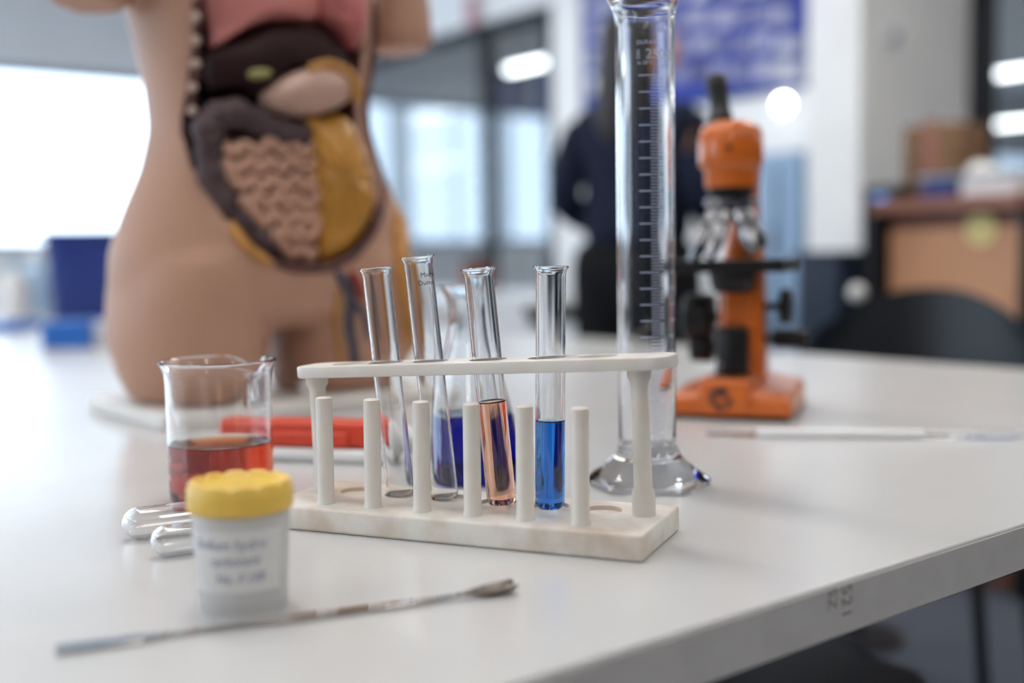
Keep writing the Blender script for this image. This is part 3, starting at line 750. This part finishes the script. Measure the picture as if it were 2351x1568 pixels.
for p in me.polygons:
    d = sum(sdv[i] for i in p.vertices)/len(p.vertices)
    p.material_index = 1 if d > .005 else (2 if d > -.0015 else 0)
    p.use_smooth = True
me.update()
def pillow(name, pxs, v0, th, m, parent=tor, rings_=9, lump=0, ref=None):
    P = [tp(x, y, ref if ref is not None else VF) for x, y in pxs]
    pts2 = [(q.x, q.z) for q in P]; n = len(pts2); out = []
    for i in range(n):                                            # Catmull-Rom outline
        a, b_, c, d = (pts2[(i+k-1) % n] for k in range(4))
        for s in range(5):
            t = s/5; out.append(tuple(.5*((2*b_[j])+(-a[j]+c[j])*t+(2*a[j]-5*b_[j]+4*c[j]-d[j])*t*t+(-a[j]+3*b_[j]-3*c[j]+d[j])*t**3) for j in (0, 1)))
    cx = sum(o[0] for o in out)/len(out); cz = sum(o[1] for o in out)/len(out)
    mb2 = MB(); rs = []
    for k in range(-rings_, rings_+1):
        ph = k/rings_*math.pi/2*.985; s = math.cos(ph)**.62; off = math.sin(ph)
        yv = v0-off*th if off > 0 else v0-off*th*.6
        rs.append([Vector((cx+(x-cx)*s, yv+lump*math.sin(x*190)*math.cos(z*160), cz+(z-cz)*s)) for x, z in out])
    mb2.rings(rs); return part(name, mb2, m, parent, angle=80)
from mathutils.bvhtree import BVHTree
BV = BVHTree.FromPolygons([v.co.copy() for v in me.vertices], [list(p.vertices) for p in me.polygons])
def skin_tube(name, pxs, r, m, sub=5, sink=.3):
    o = TI @ CAM; P = []
    for i in range(len(pxs)-1):
        for s_ in range(sub): t_ = s_/sub; P.append((pxs[i][0]+(pxs[i+1][0]-pxs[i][0])*t_, pxs[i][1]+(pxs[i+1][1]-pxs[i][1])*t_))
    path = []
    for x, y in P+[pxs[-1]]:
        d = (TORR @ ray(x, y)).normalized(); h = BV.ray_cast(o, d)
        q = h[0]-h[1]*r*-(.5-sink) if h[0] else BV.find_nearest(tp(x, y, -.02))[0]
        path.append(q)
    for _ in range(3): path = [path[0]]+[(path[i-1]+path[i]*2+path[i+1])/4 for i in range(1, len(path)-1)]+[path[-1]]
    k = len(path); rad = [r*min(1, .5+.25*min(i, k-1-i)) for i in range(k)]
    mb2 = MB(); mb2.tube(path, rad, 12); return part(name, mb2, m, tor, angle=80)
def organ_tube(name, pxs, v, r, m, parent=tor, n=12, bumps=0, amp=.18, sub=6, ref=None):
    P = [tp(x, y, ref if ref is not None else VF) for x, y in pxs]; path = []
    for i in range(len(P)-1):
        a, b_, c, d = P[max(i-1, 0)], P[i], P[i+1], P[min(i+2, len(P)-1)]
        for s in range(sub):
            t = s/sub; path.append(.5*((2*b_)+(-a+c)*t+(2*a-5*b_+4*c-d)*t*t+(-a+3*b_-3*c+d)*t**3))
    path.append(P[-1])
    path = [Vector((q.x, v(q) if callable(v) else v, q.z)) for q in path]; k = len(path)
    rad = [r*(1+amp*math.sin(i*bumps) if bumps else 1)*min(1, .55+.3*min(i, k-1-i)) for i in range(k)]
    mb2 = MB(); mb2.tube(path, rad, n); return part(name, mb2, m, parent, angle=80)
pillow('lung', [(486, -60), (505, 60), (512, 100), (560, 72), (640, 42), (735, 44), (762, 10), (750, -80), (620, -120)], -.060, .034, 'lung')
pillow('heart', [(745, -70), (742, 20), (790, 60), (836, 110), (856, 60), (850, -60), (800, -100)], -.062, .036, 'heart')
pillow('liver', [(496, 120), (505, 195), (560, 205), (600, 225), (660, 168), (740, 140), (808, 175), (832, 140), (800, 85), (735, 45), (640, 48), (560, 78)], -.060, .034, 'liver')
pillow('gallbladder', [(566, 172), (575, 182), (610, 180), (622, 168), (608, 158), (578, 160)], -.094, .006, 'gall')
pillow('stomach', [(608, 215), (622, 248), (670, 266), (735, 264), (795, 240), (818, 205), (800, 168), (752, 147), (700, 155), (645, 180)], -.078, .030, 'stomach')
organ_tube('gastric_fat_strip', [(700, 162), (752, 150), (795, 172), (812, 205), (806, 235)], -.098, .006, 'fat')
organ_tube('transverse_colon', [(500, 330), (488, 300), (505, 270), (550, 258), (600, 278), (660, 305), (722, 308)], -.080, .0165, 'colon', bumps=1.1, amp=.08)
organ_tube('ascending_colon', [(492, 325), (498, 390), (520, 450), (556, 505), (600, 545), (640, 575)], -.078, .0150, 'colon', bumps=1.1, amp=.10)
pillow('bowel_bed', [(500, 330), (520, 420), (570, 490), (640, 530), (652, 600), (740, 605), (745, 480), (742, 330), (650, 322), (560, 305)], -.062, .022, 'bowel_bed')
coil = []
for r_ in range(7):
    yy = 338+r_*40; lft = 514+max(0, yy-350)*.30+max(0, yy-440)*.55; lft = min(lft, 658); rgt = 728
    nn = 8 if rgt-lft > 150 else (6 if rgt-lft > 100 else 4)
    xs = [lft+(rgt-lft)*u/nn for u in range(nn+1)]
    if r_ % 2: xs = xs[::-1]
    coil += [(x+random.uniform(-4, 4), yy+(12 if i_ % 2 else -10)+random.uniform(-5, 5)) for i_, x in enumerate(xs)]
organ_tube('small_intestine', coil, -.086, .0074, 'bowel', n=10, sub=4)
pillow('omentum', [(708, 268), (712, 330), (722, 420), (735, 520), (738, 605), (790, 595), (840, 540), (866, 475), (862, 420), (845, 370), (828, 310), (800, 262), (750, 270)], -.076, .030, 'omentum', lump=.0022)
skin_tube('cut_fat_edge', [(476, 408), (497, 455), (528, 518), (572, 574), (622, 606)], .0058, 'fat')
skin_tube('cut_muscle_edge', [(452, 270), (455, 320), (464, 375), (478, 412)], .0052, 'cut_red')
skin_tube('cut_muscle_edge', [(630, 605), (692, 619), (762, 615), (819, 585), (857, 533), (877, 470), (875, 418), (857, 358), (839, 300), (835, 240), (847, 170), (855, 90), (857, 0)], .0050, 'cut_red')
skin_tube('flank_fat_layer', [(872, 340), (895, 420), (908, 500), (915, 580), (925, 660), (935, 740), (940, 820), (938, 880)], .0120, 'fat')
for i in range(11):
    y = -20+i*27; q = tp(465-2*(i > 7)*3, y, -.090); mb2 = MB(); mb2.ball((q.x-.001, -.088+.5*max(0, -q.x-.09), q.z), (.0050, .0055, .0052), 0, 12); part('rib_end', mb2, 'bone' if i % 2 == 0 else 'cut_red', tor)
skin_tube('vein', [(772, 622), (790, 650), (806, 690), (800, 740), (812, 800), (818, 860)], .0055, 'vein')
skin_tube('vein', [(806, 690), (838, 720), (846, 780)], .0038, 'vein')
skin_tube('artery', [(802, 622), (818, 650), (832, 690)], .0060, 'artery')
skin_tube('nerve', [(778, 660), (766, 730), (778, 800), (782, 860)], .0036, 'fat')
mb2 = MB(); q = tp(650, 868, -.02); mb2.lathe([(0, 0), (.008, 0), (.008, .012), (.005, .020), (0, .020)], 20, 0, Matrix.Translation((q.x, -.075, .016))); part('mounting_nut', mb2, 'white_p', tor)

# ================================================================== CHAIRS
def chair(name, label, loc, rz, m, group):
    t = thing(name, label, 'chair', loc, rz, group)
    b = MB(); rs = []; n = 14                                     # curved backrest shell, local -Y faces the table
    def back(z, off):
        u = (z-.50)/.36; hwid = .245-.02*u-.10*max(0, u-.5)**2
        return [Vector((hwid*(2*j/n-1), .20+.05*u-.075*(2*j/n-1)**2+off, z-.115*max(0, u-.2)*abs(2*j/n-1)**2.2)) for j in range(n+1)]
    for i in range(13):
        z = .50+.36*i/12; rs.append(back(z, 0)+back(z, .006)[::-1])
    b.rings(rs); part('backrest', b, m, t, angle=60)
    b = MB(); rs = []
    for i in range(9):
        y = -.21+.42*i/8; w_ = .21-.02*abs(i-4)/4
        top = [Vector((w_*(2*j/n-1), y, .450+.018*(2*j/n-1)**2+(.012 if i == 8 else 0)-(.010 if i == 0 else 0))) for j in range(n+1)]
        rs.append(top+[v-Vector((0, 0, .007)) for v in top[::-1]])
    b.rings(rs); part('seat', b, m, t, .002)
    for sx in (-1, 1):
        b = MB(); b.tube([(sx*.16, .19, .45), (sx*.175, .215, .52), (sx*.17, .225, .62)], .011, 10); part('back_support', b, 'black_metal', t)
        for sy in (-1, 1):
            b = MB(); b.tube([(sx*.17, sy*.16, .447), (sx*.215, sy*.225, .004)], [.012, .010], 10); b.lathe([(0, 0), (.014, 0), (.014, .012), (0, .014)], 12, 0, Matrix.Translation((sx*.215, sy*.225, 0))); part('leg', b, 'black_metal', t)
    return t
cb = at_y(2128, 700, 2.32)
chair('chair', 'shiny black plastic chair with rounded back behind the table on the right', Vector((cb.x, cb.y, 0))-Vector((.12, .16, 0)), R(-35), 'chair_black', 'plastic chairs').scale = (1.08, 1, .965)
cg = at_y(1105, 730, 3.40)
chair('chair', 'pale grey plastic chair behind the conical flask', Vector((cg.x, cg.y, 0))-Vector((.12, .16, 0)), R(-35), 'chair_grey', 'plastic chairs').scale = (1, 1, .92)

st_ = thing('stool', 'black stool with a square seat under the near edge of the table', 'stool', PQ(.875, .86), ANG)
b = MB(); b.prism(rrect(.43, .44, .05, 5), .425, .455); part('seat', b, 'black', st_, .008)
for sx in (-1, 1):
    for sy in (-1, 1):
        b = MB(); b.tube([(sx*.16, sy*.16, .43), (sx*.20, sy*.20, .0)], [.013, .012], 10); part('leg', b, 'black_metal', st_)
    b = MB(); b.tube([(sx*.183, -.183, .18), (sx*.183, .183, .18)], .009, 8); part('footrest', b, 'black_metal', st_)

# ================================================================== PERSON
def skin_mesh(name, joints, edges, m, parent, root=0, sub=2):
    me = bpy.data.meshes.new(name); me.from_pydata([j[0] for j in joints], edges, [])
    o = link(name, me, None, parent)
    sk = o.modifiers.new('skin', 'SKIN'); me.skin_vertices or o.data.attributes
    for v, j in zip(me.skin_vertices[0].data, joints):
        r_ = j[1]; v.radius = (r_, r_) if not hasattr(r_, '__len__') else r_
    me.skin_vertices[0].data[root].use_root = True
    sb = o.modifiers.new('sub', 'SUBSURF'); sb.levels = sub; sb.render_levels = sub
    realize(o); o.data.materials.clear(); o.data.materials.append(M[m]); o.data.shade_smooth()
    return o
pp = at_y(1462, 600, 3.15)
per = thing('person', 'long haired person in navy top and black trousers beyond the measuring cylinder', 'person', (pp.x, pp.y, 0), R(62))
# local frame: person faces +X, left side is +Y
J = [((0, 0, .90), (.075, .105)), ((0, 0, 1.02), (.068, .095)), ((.01, 0, 1.16), (.075, .105)), ((0, 0, 1.26), (.055, .085)), ((0, 0, 1.335), (.042, .045)), ((.012, 0, 1.385), (.045, .045)), ((.02, 0, 1.45), (.078, .07)), ((.012, 0, 1.52), (.068, .062)),
     ((-.005, .15, 1.262), .034), ((-.05, .20, 1.06), .036), ((.14, .16, .985), .028), ((.20, .13, .985), .024),
     ((-.005, -.15, 1.262), .034), ((-.06, -.21, 1.06), .036), ((.13, -.17, .98), .028), ((.19, -.14, .98), .024),
     ((0, .09, .82), .075), ((.01, .095, .46), .052), ((-.02, .095, .09), .034), ((.10, .10, .035), .028),
     ((0, -.09, .82), .075), ((.01, -.095, .46), .052), ((-.02, -.095, .09), .034), ((.10, -.10, .035), .028)]
Ed = [(0, 1), (1, 2), (2, 3), (3, 4), (4, 5), (5, 6), (6, 7), (3, 8), (8, 9), (9, 10), (10, 11), (3, 12), (12, 13), (13, 14), (14, 15), (0, 16), (16, 17), (17, 18), (18, 19), (0, 20), (20, 21), (21, 22), (22, 23)]
hb = len(J)
for s, wi in ((1, 11), (-1, 15)):                                 # five fingers on each hand
    wpos = Vector(J[wi][0])
    pi_ = len(J); J.append((tuple(wpos+Vector((.045, -s*.012, -.005))), (.030, .014))); Ed.append((wi, pi_))
    for k, (fy, fl_) in enumerate(((-.026, .062), (-.009, .072), (.009, .068), (.025, .052))):
        k1 = len(J); J.append((tuple(wpos+Vector((.080, fy, -.008))), .0085)); J.append((tuple(wpos+Vector((.080+fl_*.55, fy*1.1, -.020))), .0080)); J.append((tuple(wpos+Vector((.080+fl_*.8, fy*1.1, -.042))), .0065))
        Ed += [(pi_, k1), (k1, k1+1), (k1+1, k1+2)]
    k1 = len(J); J.append((tuple(wpos+Vector((.045, -s*.040, .004))), .010)); J.append((tuple(wpos+Vector((.075, -s*.052, -.004))), .008)); Ed += [(pi_, k1), (k1, k1+1)]
skin_mesh('body', J, Ed, 'skin', per)
hd_ = MB(); hd_.ball((.035, 0, 1.462), (.082, .072, .108), 0, 24)
hd_.ball((.118, 0, 1.455), (.018, .013, .022), 0, 12); hd_.ball((.100, 0, 1.418), (.014, .026, .008), 0, 12)
for s in (-1, 1): hd_.ball((.025, s*.074, 1.455), (.018, .008, .030), 0, 12)
part('face', hd_, 'skin', per).rotation_euler = (0, 0, -R(48))
ey = MB()
for s in (-1, 1): ey.ball((.108, s*.031, 1.474), (.008, .011, .006), 0, 10)
part('eyes', ey, 'hair', per).rotation_euler = (0, 0, -R(48))
tj = [((0, 0, .88), (.130, .188)), ((0, 0, 1.05), (.115, .160)), ((.01, 0, 1.17), (.118, .165)), ((0, 0, 1.265), (.095, .145)), ((0, 0, 1.32), (.062, .065)), ((-.005, .155, 1.268), .066), ((-.05, .21, 1.06), .055), ((.10, .172, 1.0), .044), ((-.005, -.155, 1.268), .066), ((-.06, -.215, 1.06), .055), ((.09, -.182, .995), .044)]
skin_mesh('jumper', tj, [(0, 1), (1, 2), (2, 3), (3, 4), (3, 5), (5, 6), (6, 7), (3, 8), (8, 9), (9, 10)], 'navy', per)
tj = [((0, 0, .985), (.118, .165)), ((0, 0, .90), (.122, .175)), ((0, .09, .80), .112), ((.01, .096, .46), .085), ((-.02, .096, .10), .065), ((0, -.09, .80), .112), ((.01, -.096, .46), .085), ((-.02, -.096, .10), .065)]
skin_mesh('trousers', tj, [(0, 1), (1, 2), (2, 3), (3, 4), (1, 5), (5, 6), (6, 7)], 'blackcloth', per)
for s in (-1, 1):
    b = MB(); rs = []
    for x, wy, h in ((-.075, .032, .06), (-.05, .040, .085), (.0, .042, .09), (.06, .046, .065), (.12, .046, .05), (.16, .030, .038)):
        rs.append([Vector((x, s*.098+wy*math.cos(2*math.pi*j/12), max(0, h/2+h/2*math.sin(2*math.pi*j/12)))) for j in range(12)])
    b.rings(rs); part('shoe', b, 'black', per)
b = MB(); b.ball((-.002, 0, 1.495), (.098, .092, .098), 0, 24); b.ball((-.045, 0, 1.40), (.062, .086, .145), 0, 24); b.ball((-.072, 0, 1.29), (.045, .070, .12), 0, 20)
for s in (-1, 1): b.ball((-.01, s*.078, 1.38), (.045, .022, .13), 0, 16)
part('hair', b, 'hair', per).rotation_euler = (0, 0, -R(44))

# ================================================================== BACKGROUND, RIGHT
cx0, cx1 = at_p(2012, 600, 2.8).dot(D2), at_p(2338, 600, 2.8).dot(D2)
ctop = at_p(2170, 452, 2.8).z
cab = thing('wooden_cabinet', 'orange beech cabinet with dark sides behind the black chair', 'cabinet', PQ(2.8+.25, (cx0+cx1)/2, 0), ANG)
cw_ = abs(cx0-cx1)
b = MB(); b.box((.03, 0, ctop/2-.02), (.44, cw_-.02, ctop-.04)); part('carcass', b, 'wood_dark', cab, .003)
b = MB(); b.box((-.20, 0, (ctop-.06)/2+.02), (.02, cw_-.03, ctop-.14)); dr = part('door', b, 'wood', cab, .003)
b = MB(); b.box((-.01, 0, ctop-.02), (.52, cw_+.02, .04)); part('cabinet_top', b, 'wood_dark', cab, .004)
for s in (-1, 1):
    b = MB(); b.box((-.02, s*(cw_/2+.012), ctop/2-.02), (.46, .024, ctop-.04)); part('side_panel', b, 'black', cab, .003)
yl = at_p(2233, 525, 2.8)
st = MB(); st.lathe([(0, 0), (.044, 0), (.044, .0012), (0, .0016)], 28, 0, basis(yl-D1*.0725*.0-D1*.0, D2, (0, 0, 1), -D1)); 
sk_ = part('sticker', st, 'paleyellow'); tag(sk_, 'round pale yellow sticker on the beech cabinet door', 'sticker')
sk_.location = D1*(.0395)
def put_box(name, label, cat, x0, x1, y0, y1, p, depth, m, lid=None, floor_z=None, group=None):
    a, c = at_p(x0, y1, p), at_p(x1, y0, p); qa, qc = a.dot(D2), c.dot(D2); z0, z1 = a.z, c.z
    if floor_z is not None: z0 = floor_z
    t = thing(name, label, cat, PQ(p+depth/2, (qa+qc)/2, z0), ANG, group); w_, h_ = abs(qa-qc), z1-z0
    bb = MB(); bb.box((0, 0, h_*.5), (depth, w_, h_)); part('body', bb, m, t, min(.006, h_*.08))
    if lid:
        bb = MB(); bb.box((0, 0, h_-.012), (depth+.012, w_+.012, .024)); part('lid', bb, lid, t, .004)
    return t
crd = put_box('cardboard_box', 'brown cardboard box standing on the beech cabinet', 'box', 2072, 2200, 278, 450, 3.08, .17, 'card', floor_z=ctop)
b = MB(); hh = at_p(2100, 278, 3.08).z-ctop; b.box((-.086, 0, hh*.5), (.002, .05, hh*.98)); part('tape', b, 'wood_dark', crd)
for nm, lab, x0, x1, y0, p, m in (('book', 'blue book lying flat on the beech cabinet', 2112, 2192, 412, 2.84, 'bluebin'), ('paper_stack', 'stack of white papers on the right of the beech cabinet', 2204, 2330, 404, 2.84, 'paper')):
    o = put_box(nm, lab, nm.replace('_', ' '), x0, x1, y0, 450, p, .18, m, floor_z=ctop)
    b = MB(); h_ = at_p(x0, y0, p).z-ctop; b.box((-.01, 0, h_+.004), (.15, .14, .008)); part('cover', b, 'paleblue' if nm == 'book' else 'white_p', o, .001)
hp = at_p(2255, 392, 2.95)
o = thing('glass_bowl', 'pale upturned bowl on the stack of papers', 'bowl', (hp.x, hp.y, at_p(2204, 404, 2.84).z+.008), ANG)
b = MB(); b.lathe([(.040, 0), (.042, .001), (.038, .018), (.026, .030), (.010, .034), (0, .034), (0, .032), (.010, .032), (.025, .028), (.036, .017), (.039, .001)], 28); part('shell', b, 'white_p', o)
mon = put_box('monitor', 'black monitor with blue lit screen left of the beech cabinet', 'monitor', 1978, 2075, 422, 640, 3.0, .06, 'black', floor_z=.0)
b = MB(); sc_ = at_p(2020, 465, 3.0); lc = Matrix.Rotation(-ANG, 4, 'Z') @ (sc_-mon.location); b.box((-.0305, lc.y, lc.z), (.003, .045, .045)); part('lit_icon', b, 'screen', mon)
bn = put_box('bin', 'dark navy bin beside the white pier', 'bin', 1892, 1992, 575, 700, 3.05, .24, 'navybin', 'navybin', floor_z=0.)
bn.location += -D1*.12+D2*.02
bl = at_y(1968, 672, 2.6)
o = thing('white_ball', 'small white ball shaped knob on a stand left of the black chair', 'stand', (bl.x, bl.y, 0), 0)
b = MB(); b.ball((0, 0, bl.z), .020, 0, 20); part('knob', b, 'white_p', o)
b = MB(); b.lathe([(0, 0), (.11, 0), (.11, .012), (.012, .02), (.012, bl.z-.02), (0, bl.z-.02)], 24); part('stem', b, 'frame', o)
cu = put_box('cupboard', 'tall blue grey cupboard against the white wall', 'cupboard', 1735, 1835, 345, 640, 4.02, .40, 'cupboard', floor_z=0.)
cuw = at_p(1835, 345, 4.02).z
b = MB(); b.box((-.208, 0, cuw*.5), (.012, .004, cuw*.9)); part('door_gap', b, 'frame', cu)
b = MB(); b.box((-.215, .03, cuw*.72), (.02, .012, .12)); part('handle', b, 'chrome', cu, .003)
# lamp added in place of a reflection under the notice board, on the right wall
wl = at_p(1806, 241, PB)
o = thing('reflection_lamp', 'small round lamp added for a reflection below the blue notice board', 'lamp', wl, ANG)
LX = basis((0, 0, 0), (0, 1, 0), (0, 0, 1), (-1, 0, 0))
b = MB(); b.lathe([(0, 0), (.05, 0), (.05, .015), (.045, .02), (0, .02)], 24, 0, LX); part('reflection_lamp_plate', b, 'white_p', o)
b = MB(); b.lathe([(0, .02), (.036, .02), (.034, .035), (.02, .045), (0, .048)], 24, 0, LX); part('reflection_lamp_globe', b, 'lamp', o)
# notice board with prints
n0, n1 = at_p(1347, 100, PB).dot(D2), at_p(1868, 100, PB).dot(D2); nzb = at_p(1855, 196, PB).z
nb = thing('notice_board', 'royal blue notice board covered with picture prints behind the person', 'notice board', PQ(PB-.012, (n0+n1)/2, 0), ANG)
b = MB(); b.box((0, 0, (nzb+2.80)/2), (.02, abs(n0-n1), 2.80-nzb)); part('board_panel', b, 'noticeblue', nb, .002)
b = MB(); zf = (nzb+2.80)/2; hz = (2.80-nzb)/2; wq = abs(n0-n1)/2
for s in (-1, 1): b.box((-.012, s*wq, zf), (.012, .025, hz*2)); b.box((-.012, 0, zf+s*hz), (.012, wq*2, .025))
part('board_frame', b, 'bluebin', nb)
tints = {'a': (.62, .64, .74), 'b': (.25, .26, .42), 'c': (.10, .10, .24), 'd': (.45, .46, .62), 'e': (.60, .33, .28), 'f': (.75, .76, .80)}
for k, c in tints.items(): M['print_'+k] = mat('print_'+k, c, .6, var=.5, vs=7)
px_prints = []
for gx in range(11):
    for gy in range(6):
        x = 1372+gx*47; y = -150+gy*62-(x-1372)*.0+max(0, (1600-x))*.16
        px_prints.append((x+random.uniform(-5, 5), y+random.uniform(-6, 6), random.choice((34, 40, 44)), random.choice((42, 50, 56)), random.choice('abbcdddf' if x < 1800 else 'abdfe')))
px_prints = [q for q in px_prints if not (q[0] > 1815 and q[1] < 40)]
for x, y, w_, h_, k in px_prints:
    a, c = at_p(x-w_/2, y+h_/2, PB-.03), at_p(x+w_/2, y-h_/2, PB-.03); ctr = (a+c)/2
    lc = Matrix.Rotation(-ANG, 4, 'Z') @ (ctr-nb.location)
    b = MB(); b.box((-.0125, lc.y, lc.z), (.003, abs(a.dot(D2)-c.dot(D2)), abs(a.z-c.z))); part('picture_print', b, 'print_'+k, nb)
# switch on the pier
sw = at_q(2047, 84, 2.56)
o = thing('wall_sensor', 'small grey wall sensor high on the white pier', 'sensor', sw, ANG)
b = MB(); b.box((0, -.010, 0), (.06, .02, .06)); part('housing', b, 'wall_grey', o, .008)
b = MB(); b.ball((0, -.022, 0), (.018, .008, .018), 0, 14); part('lens', b, 'frame_white', o)

# ================================================================== BACKGROUND, LEFT AND CENTRE
def on_table(x, y): return at_z(x, y)
bb0, bb1 = at_z(150, 728), at_z(312, 728)
bc = (bb0+bb1)/2; bw = (bb1-bb0).length; bh = (728-548)/FPX*bc.y
bin_ = thing('storage_bin', 'large royal blue storage bin with lid on the table by the window', 'bin', (bc.x, bc.y, T), R(12))
b = MB(); rs = []
for z, s in ((0, .90), (.01, .92), (bh-.03, 1.0), (bh-.028, 1.03), (bh, 1.03)): rs.append([Vector((x*s, y*s, z)) for x, y in rrect(bw, .30, .03, 4)])
b.rings(rs); part('tub', b, 'bluebin', bin_, 0, angle=50)
b = MB(); b.prism(rrect(bw*1.08, .33, .03, 4), bh-.004, bh+.022); part('lid', b, 'bluebin', bin_, .005)
for s in (-1, 1):
    b = MB(); b.tube([(s*bw*.50, -.05, bh-.06), (s*bw*.55, -.045, bh-.06), (s*bw*.55, .045, bh-.06), (s*bw*.50, .05, bh-.06)], .008, 8); part('handle', b, 'bluebin', bin_)
def tbox(name, label, cat, x0, x1, yb, h, d, m, m2, rz=0):
    a, c = at_z(x0, yb), at_z(x1, yb); ctr = (a+c)/2; w_ = (c-a).length
    t = thing(name, label, cat, (ctr.x, ctr.y+d/2, T), rz)
    b = MB(); b.box((0, 0, h/2), (w_, d, h)); part('box_body', b, m, t, .003)
    b = MB(); b.box((0, 0, h+.004), (w_*1.02, d*1.02, .012)); part('box_lid', b, m2, t, .002)
    return t
tbox('small_box', 'small bright blue box on the table in front of the storage bin', 'box', 100, 196, 800, .042, .12, 'bluebox', 'bluebox')
tbox('small_box', 'low white box between the blue box and the torso model', 'box', 205, 330, 795, .040, .14, 'white_p', 'paper')
tbox('tray', 'bright blue tray at the left edge of the table', 'tray', -60, 40, 762, .014, .12, 'bluebox', 'bluebox')
def bottle(name, label, x, yb, h, r, m, capm, D=None):
    c = at_z(x, yb); t = thing(name, label, 'bottle', (c.x, c.y, T), 0)
    b = MB(); b.lathe([(0, 0), (r*.92, 0), (r, .006), (r, h*.62), (r*.85, h*.70), (r*.42, h*.78), (r*.38, h*.86), (0, h*.86)], 28); part('bottle_body', b, m, t)
    b = MB(); b.lathe([(0, h*.85), (r*.46, h*.85), (r*.46, h*.98), (r*.40, h), (0, h)], 24); part('cap', b, capm, t)
bottle('plastic_bottle', 'pale blue plastic bottle left of the blue storage bin', 90, 722, .22, .050, 'paleblue', 'white_p')
bottle('plastic_bottle', 'white plastic bottle behind the blue tray at the left edge', 38, 735, .18, .045, 'white_p', 'paleblue')
# far table
def far(x, yb): return at_z(x, yb)
c = far(1096, 662)
o = thing('lidded_jar', 'maroon jar with dark brown lid on the far white table', 'jar', (c.x, c.y, T), 0)
b = MB(); b.lathe([(0, 0), (.075, 0), (.095, .03), (.095, .085), (.078, .115), (0, .115)], 28); part('jar_body', b, 'maroon', o)
b = MB(); b.lathe([(0, .112), (.088, .112), (.088, .145), (.060, .165), (.015, .17), (0, .17)], 28); part('jar_lid', b, 'brown', o)
c = far(1263, 668)
o = thing('dark_bottle', 'slim dark bottle on the far white table beside the person', 'bottle', (c.x, c.y, T), 0)
b = MB(); b.lathe([(0, 0), (.030, 0), (.033, .005), (.033, .16), (.012, .20), (.012, .25), (0, .25)], 24); part('bottle_body', b, 'navybin', o)
b = MB(); b.lathe([(0, .248), (.015, .248), (.015, .275), (0, .275)], 20); part('cap', b, 'black', o)
# banners on the far bulkhead, beyond the partition
for x0, x1, y0, y1, m, lab in ((1135, 1215, 170, 262, 'print_b', 'grey mauve banner above the far windows'), (1236, 1280, 165, 265, 'bluebox', 'blue banner above the far windows')):
    a, c = at_q(x0, y1, QA-.02), at_q(x1, y0, QA-.02); w_ = abs(a.dot(D1)-c.dot(D1)); h_ = c.z-a.z
    o = thing('banner', lab, 'banner', ((a.x+c.x)/2, (a.y+c.y)/2, a.z), ANG)
    b = MB(); b.box((0, 0, h_/2), (w_, .006, h_)); part('cloth', b, m, o)
    b = MB(); b.tube([(-w_/2, 0, h_), (w_/2, 0, h_)], .012, 8); part('batten', b, 'frame', o)
rb = at_p(1082, 25, PB-.04)
o = thing('hanging_sign', 'thin faded red sign hanging above the partition', 'sign', rb, ANG)
b = MB(); b.box((0, 0, 0), (.01, .10, .20)); M['fadedred'] = mat('faded_red_card', (.50, .22, .26), .7, var=.1); part('card', b, 'fadedred', o)
b = MB(); b.tube([(0, 0, .10), (0, 0, CEIL-rb.z)], .003, 6); part('cord', b, 'frame', o)
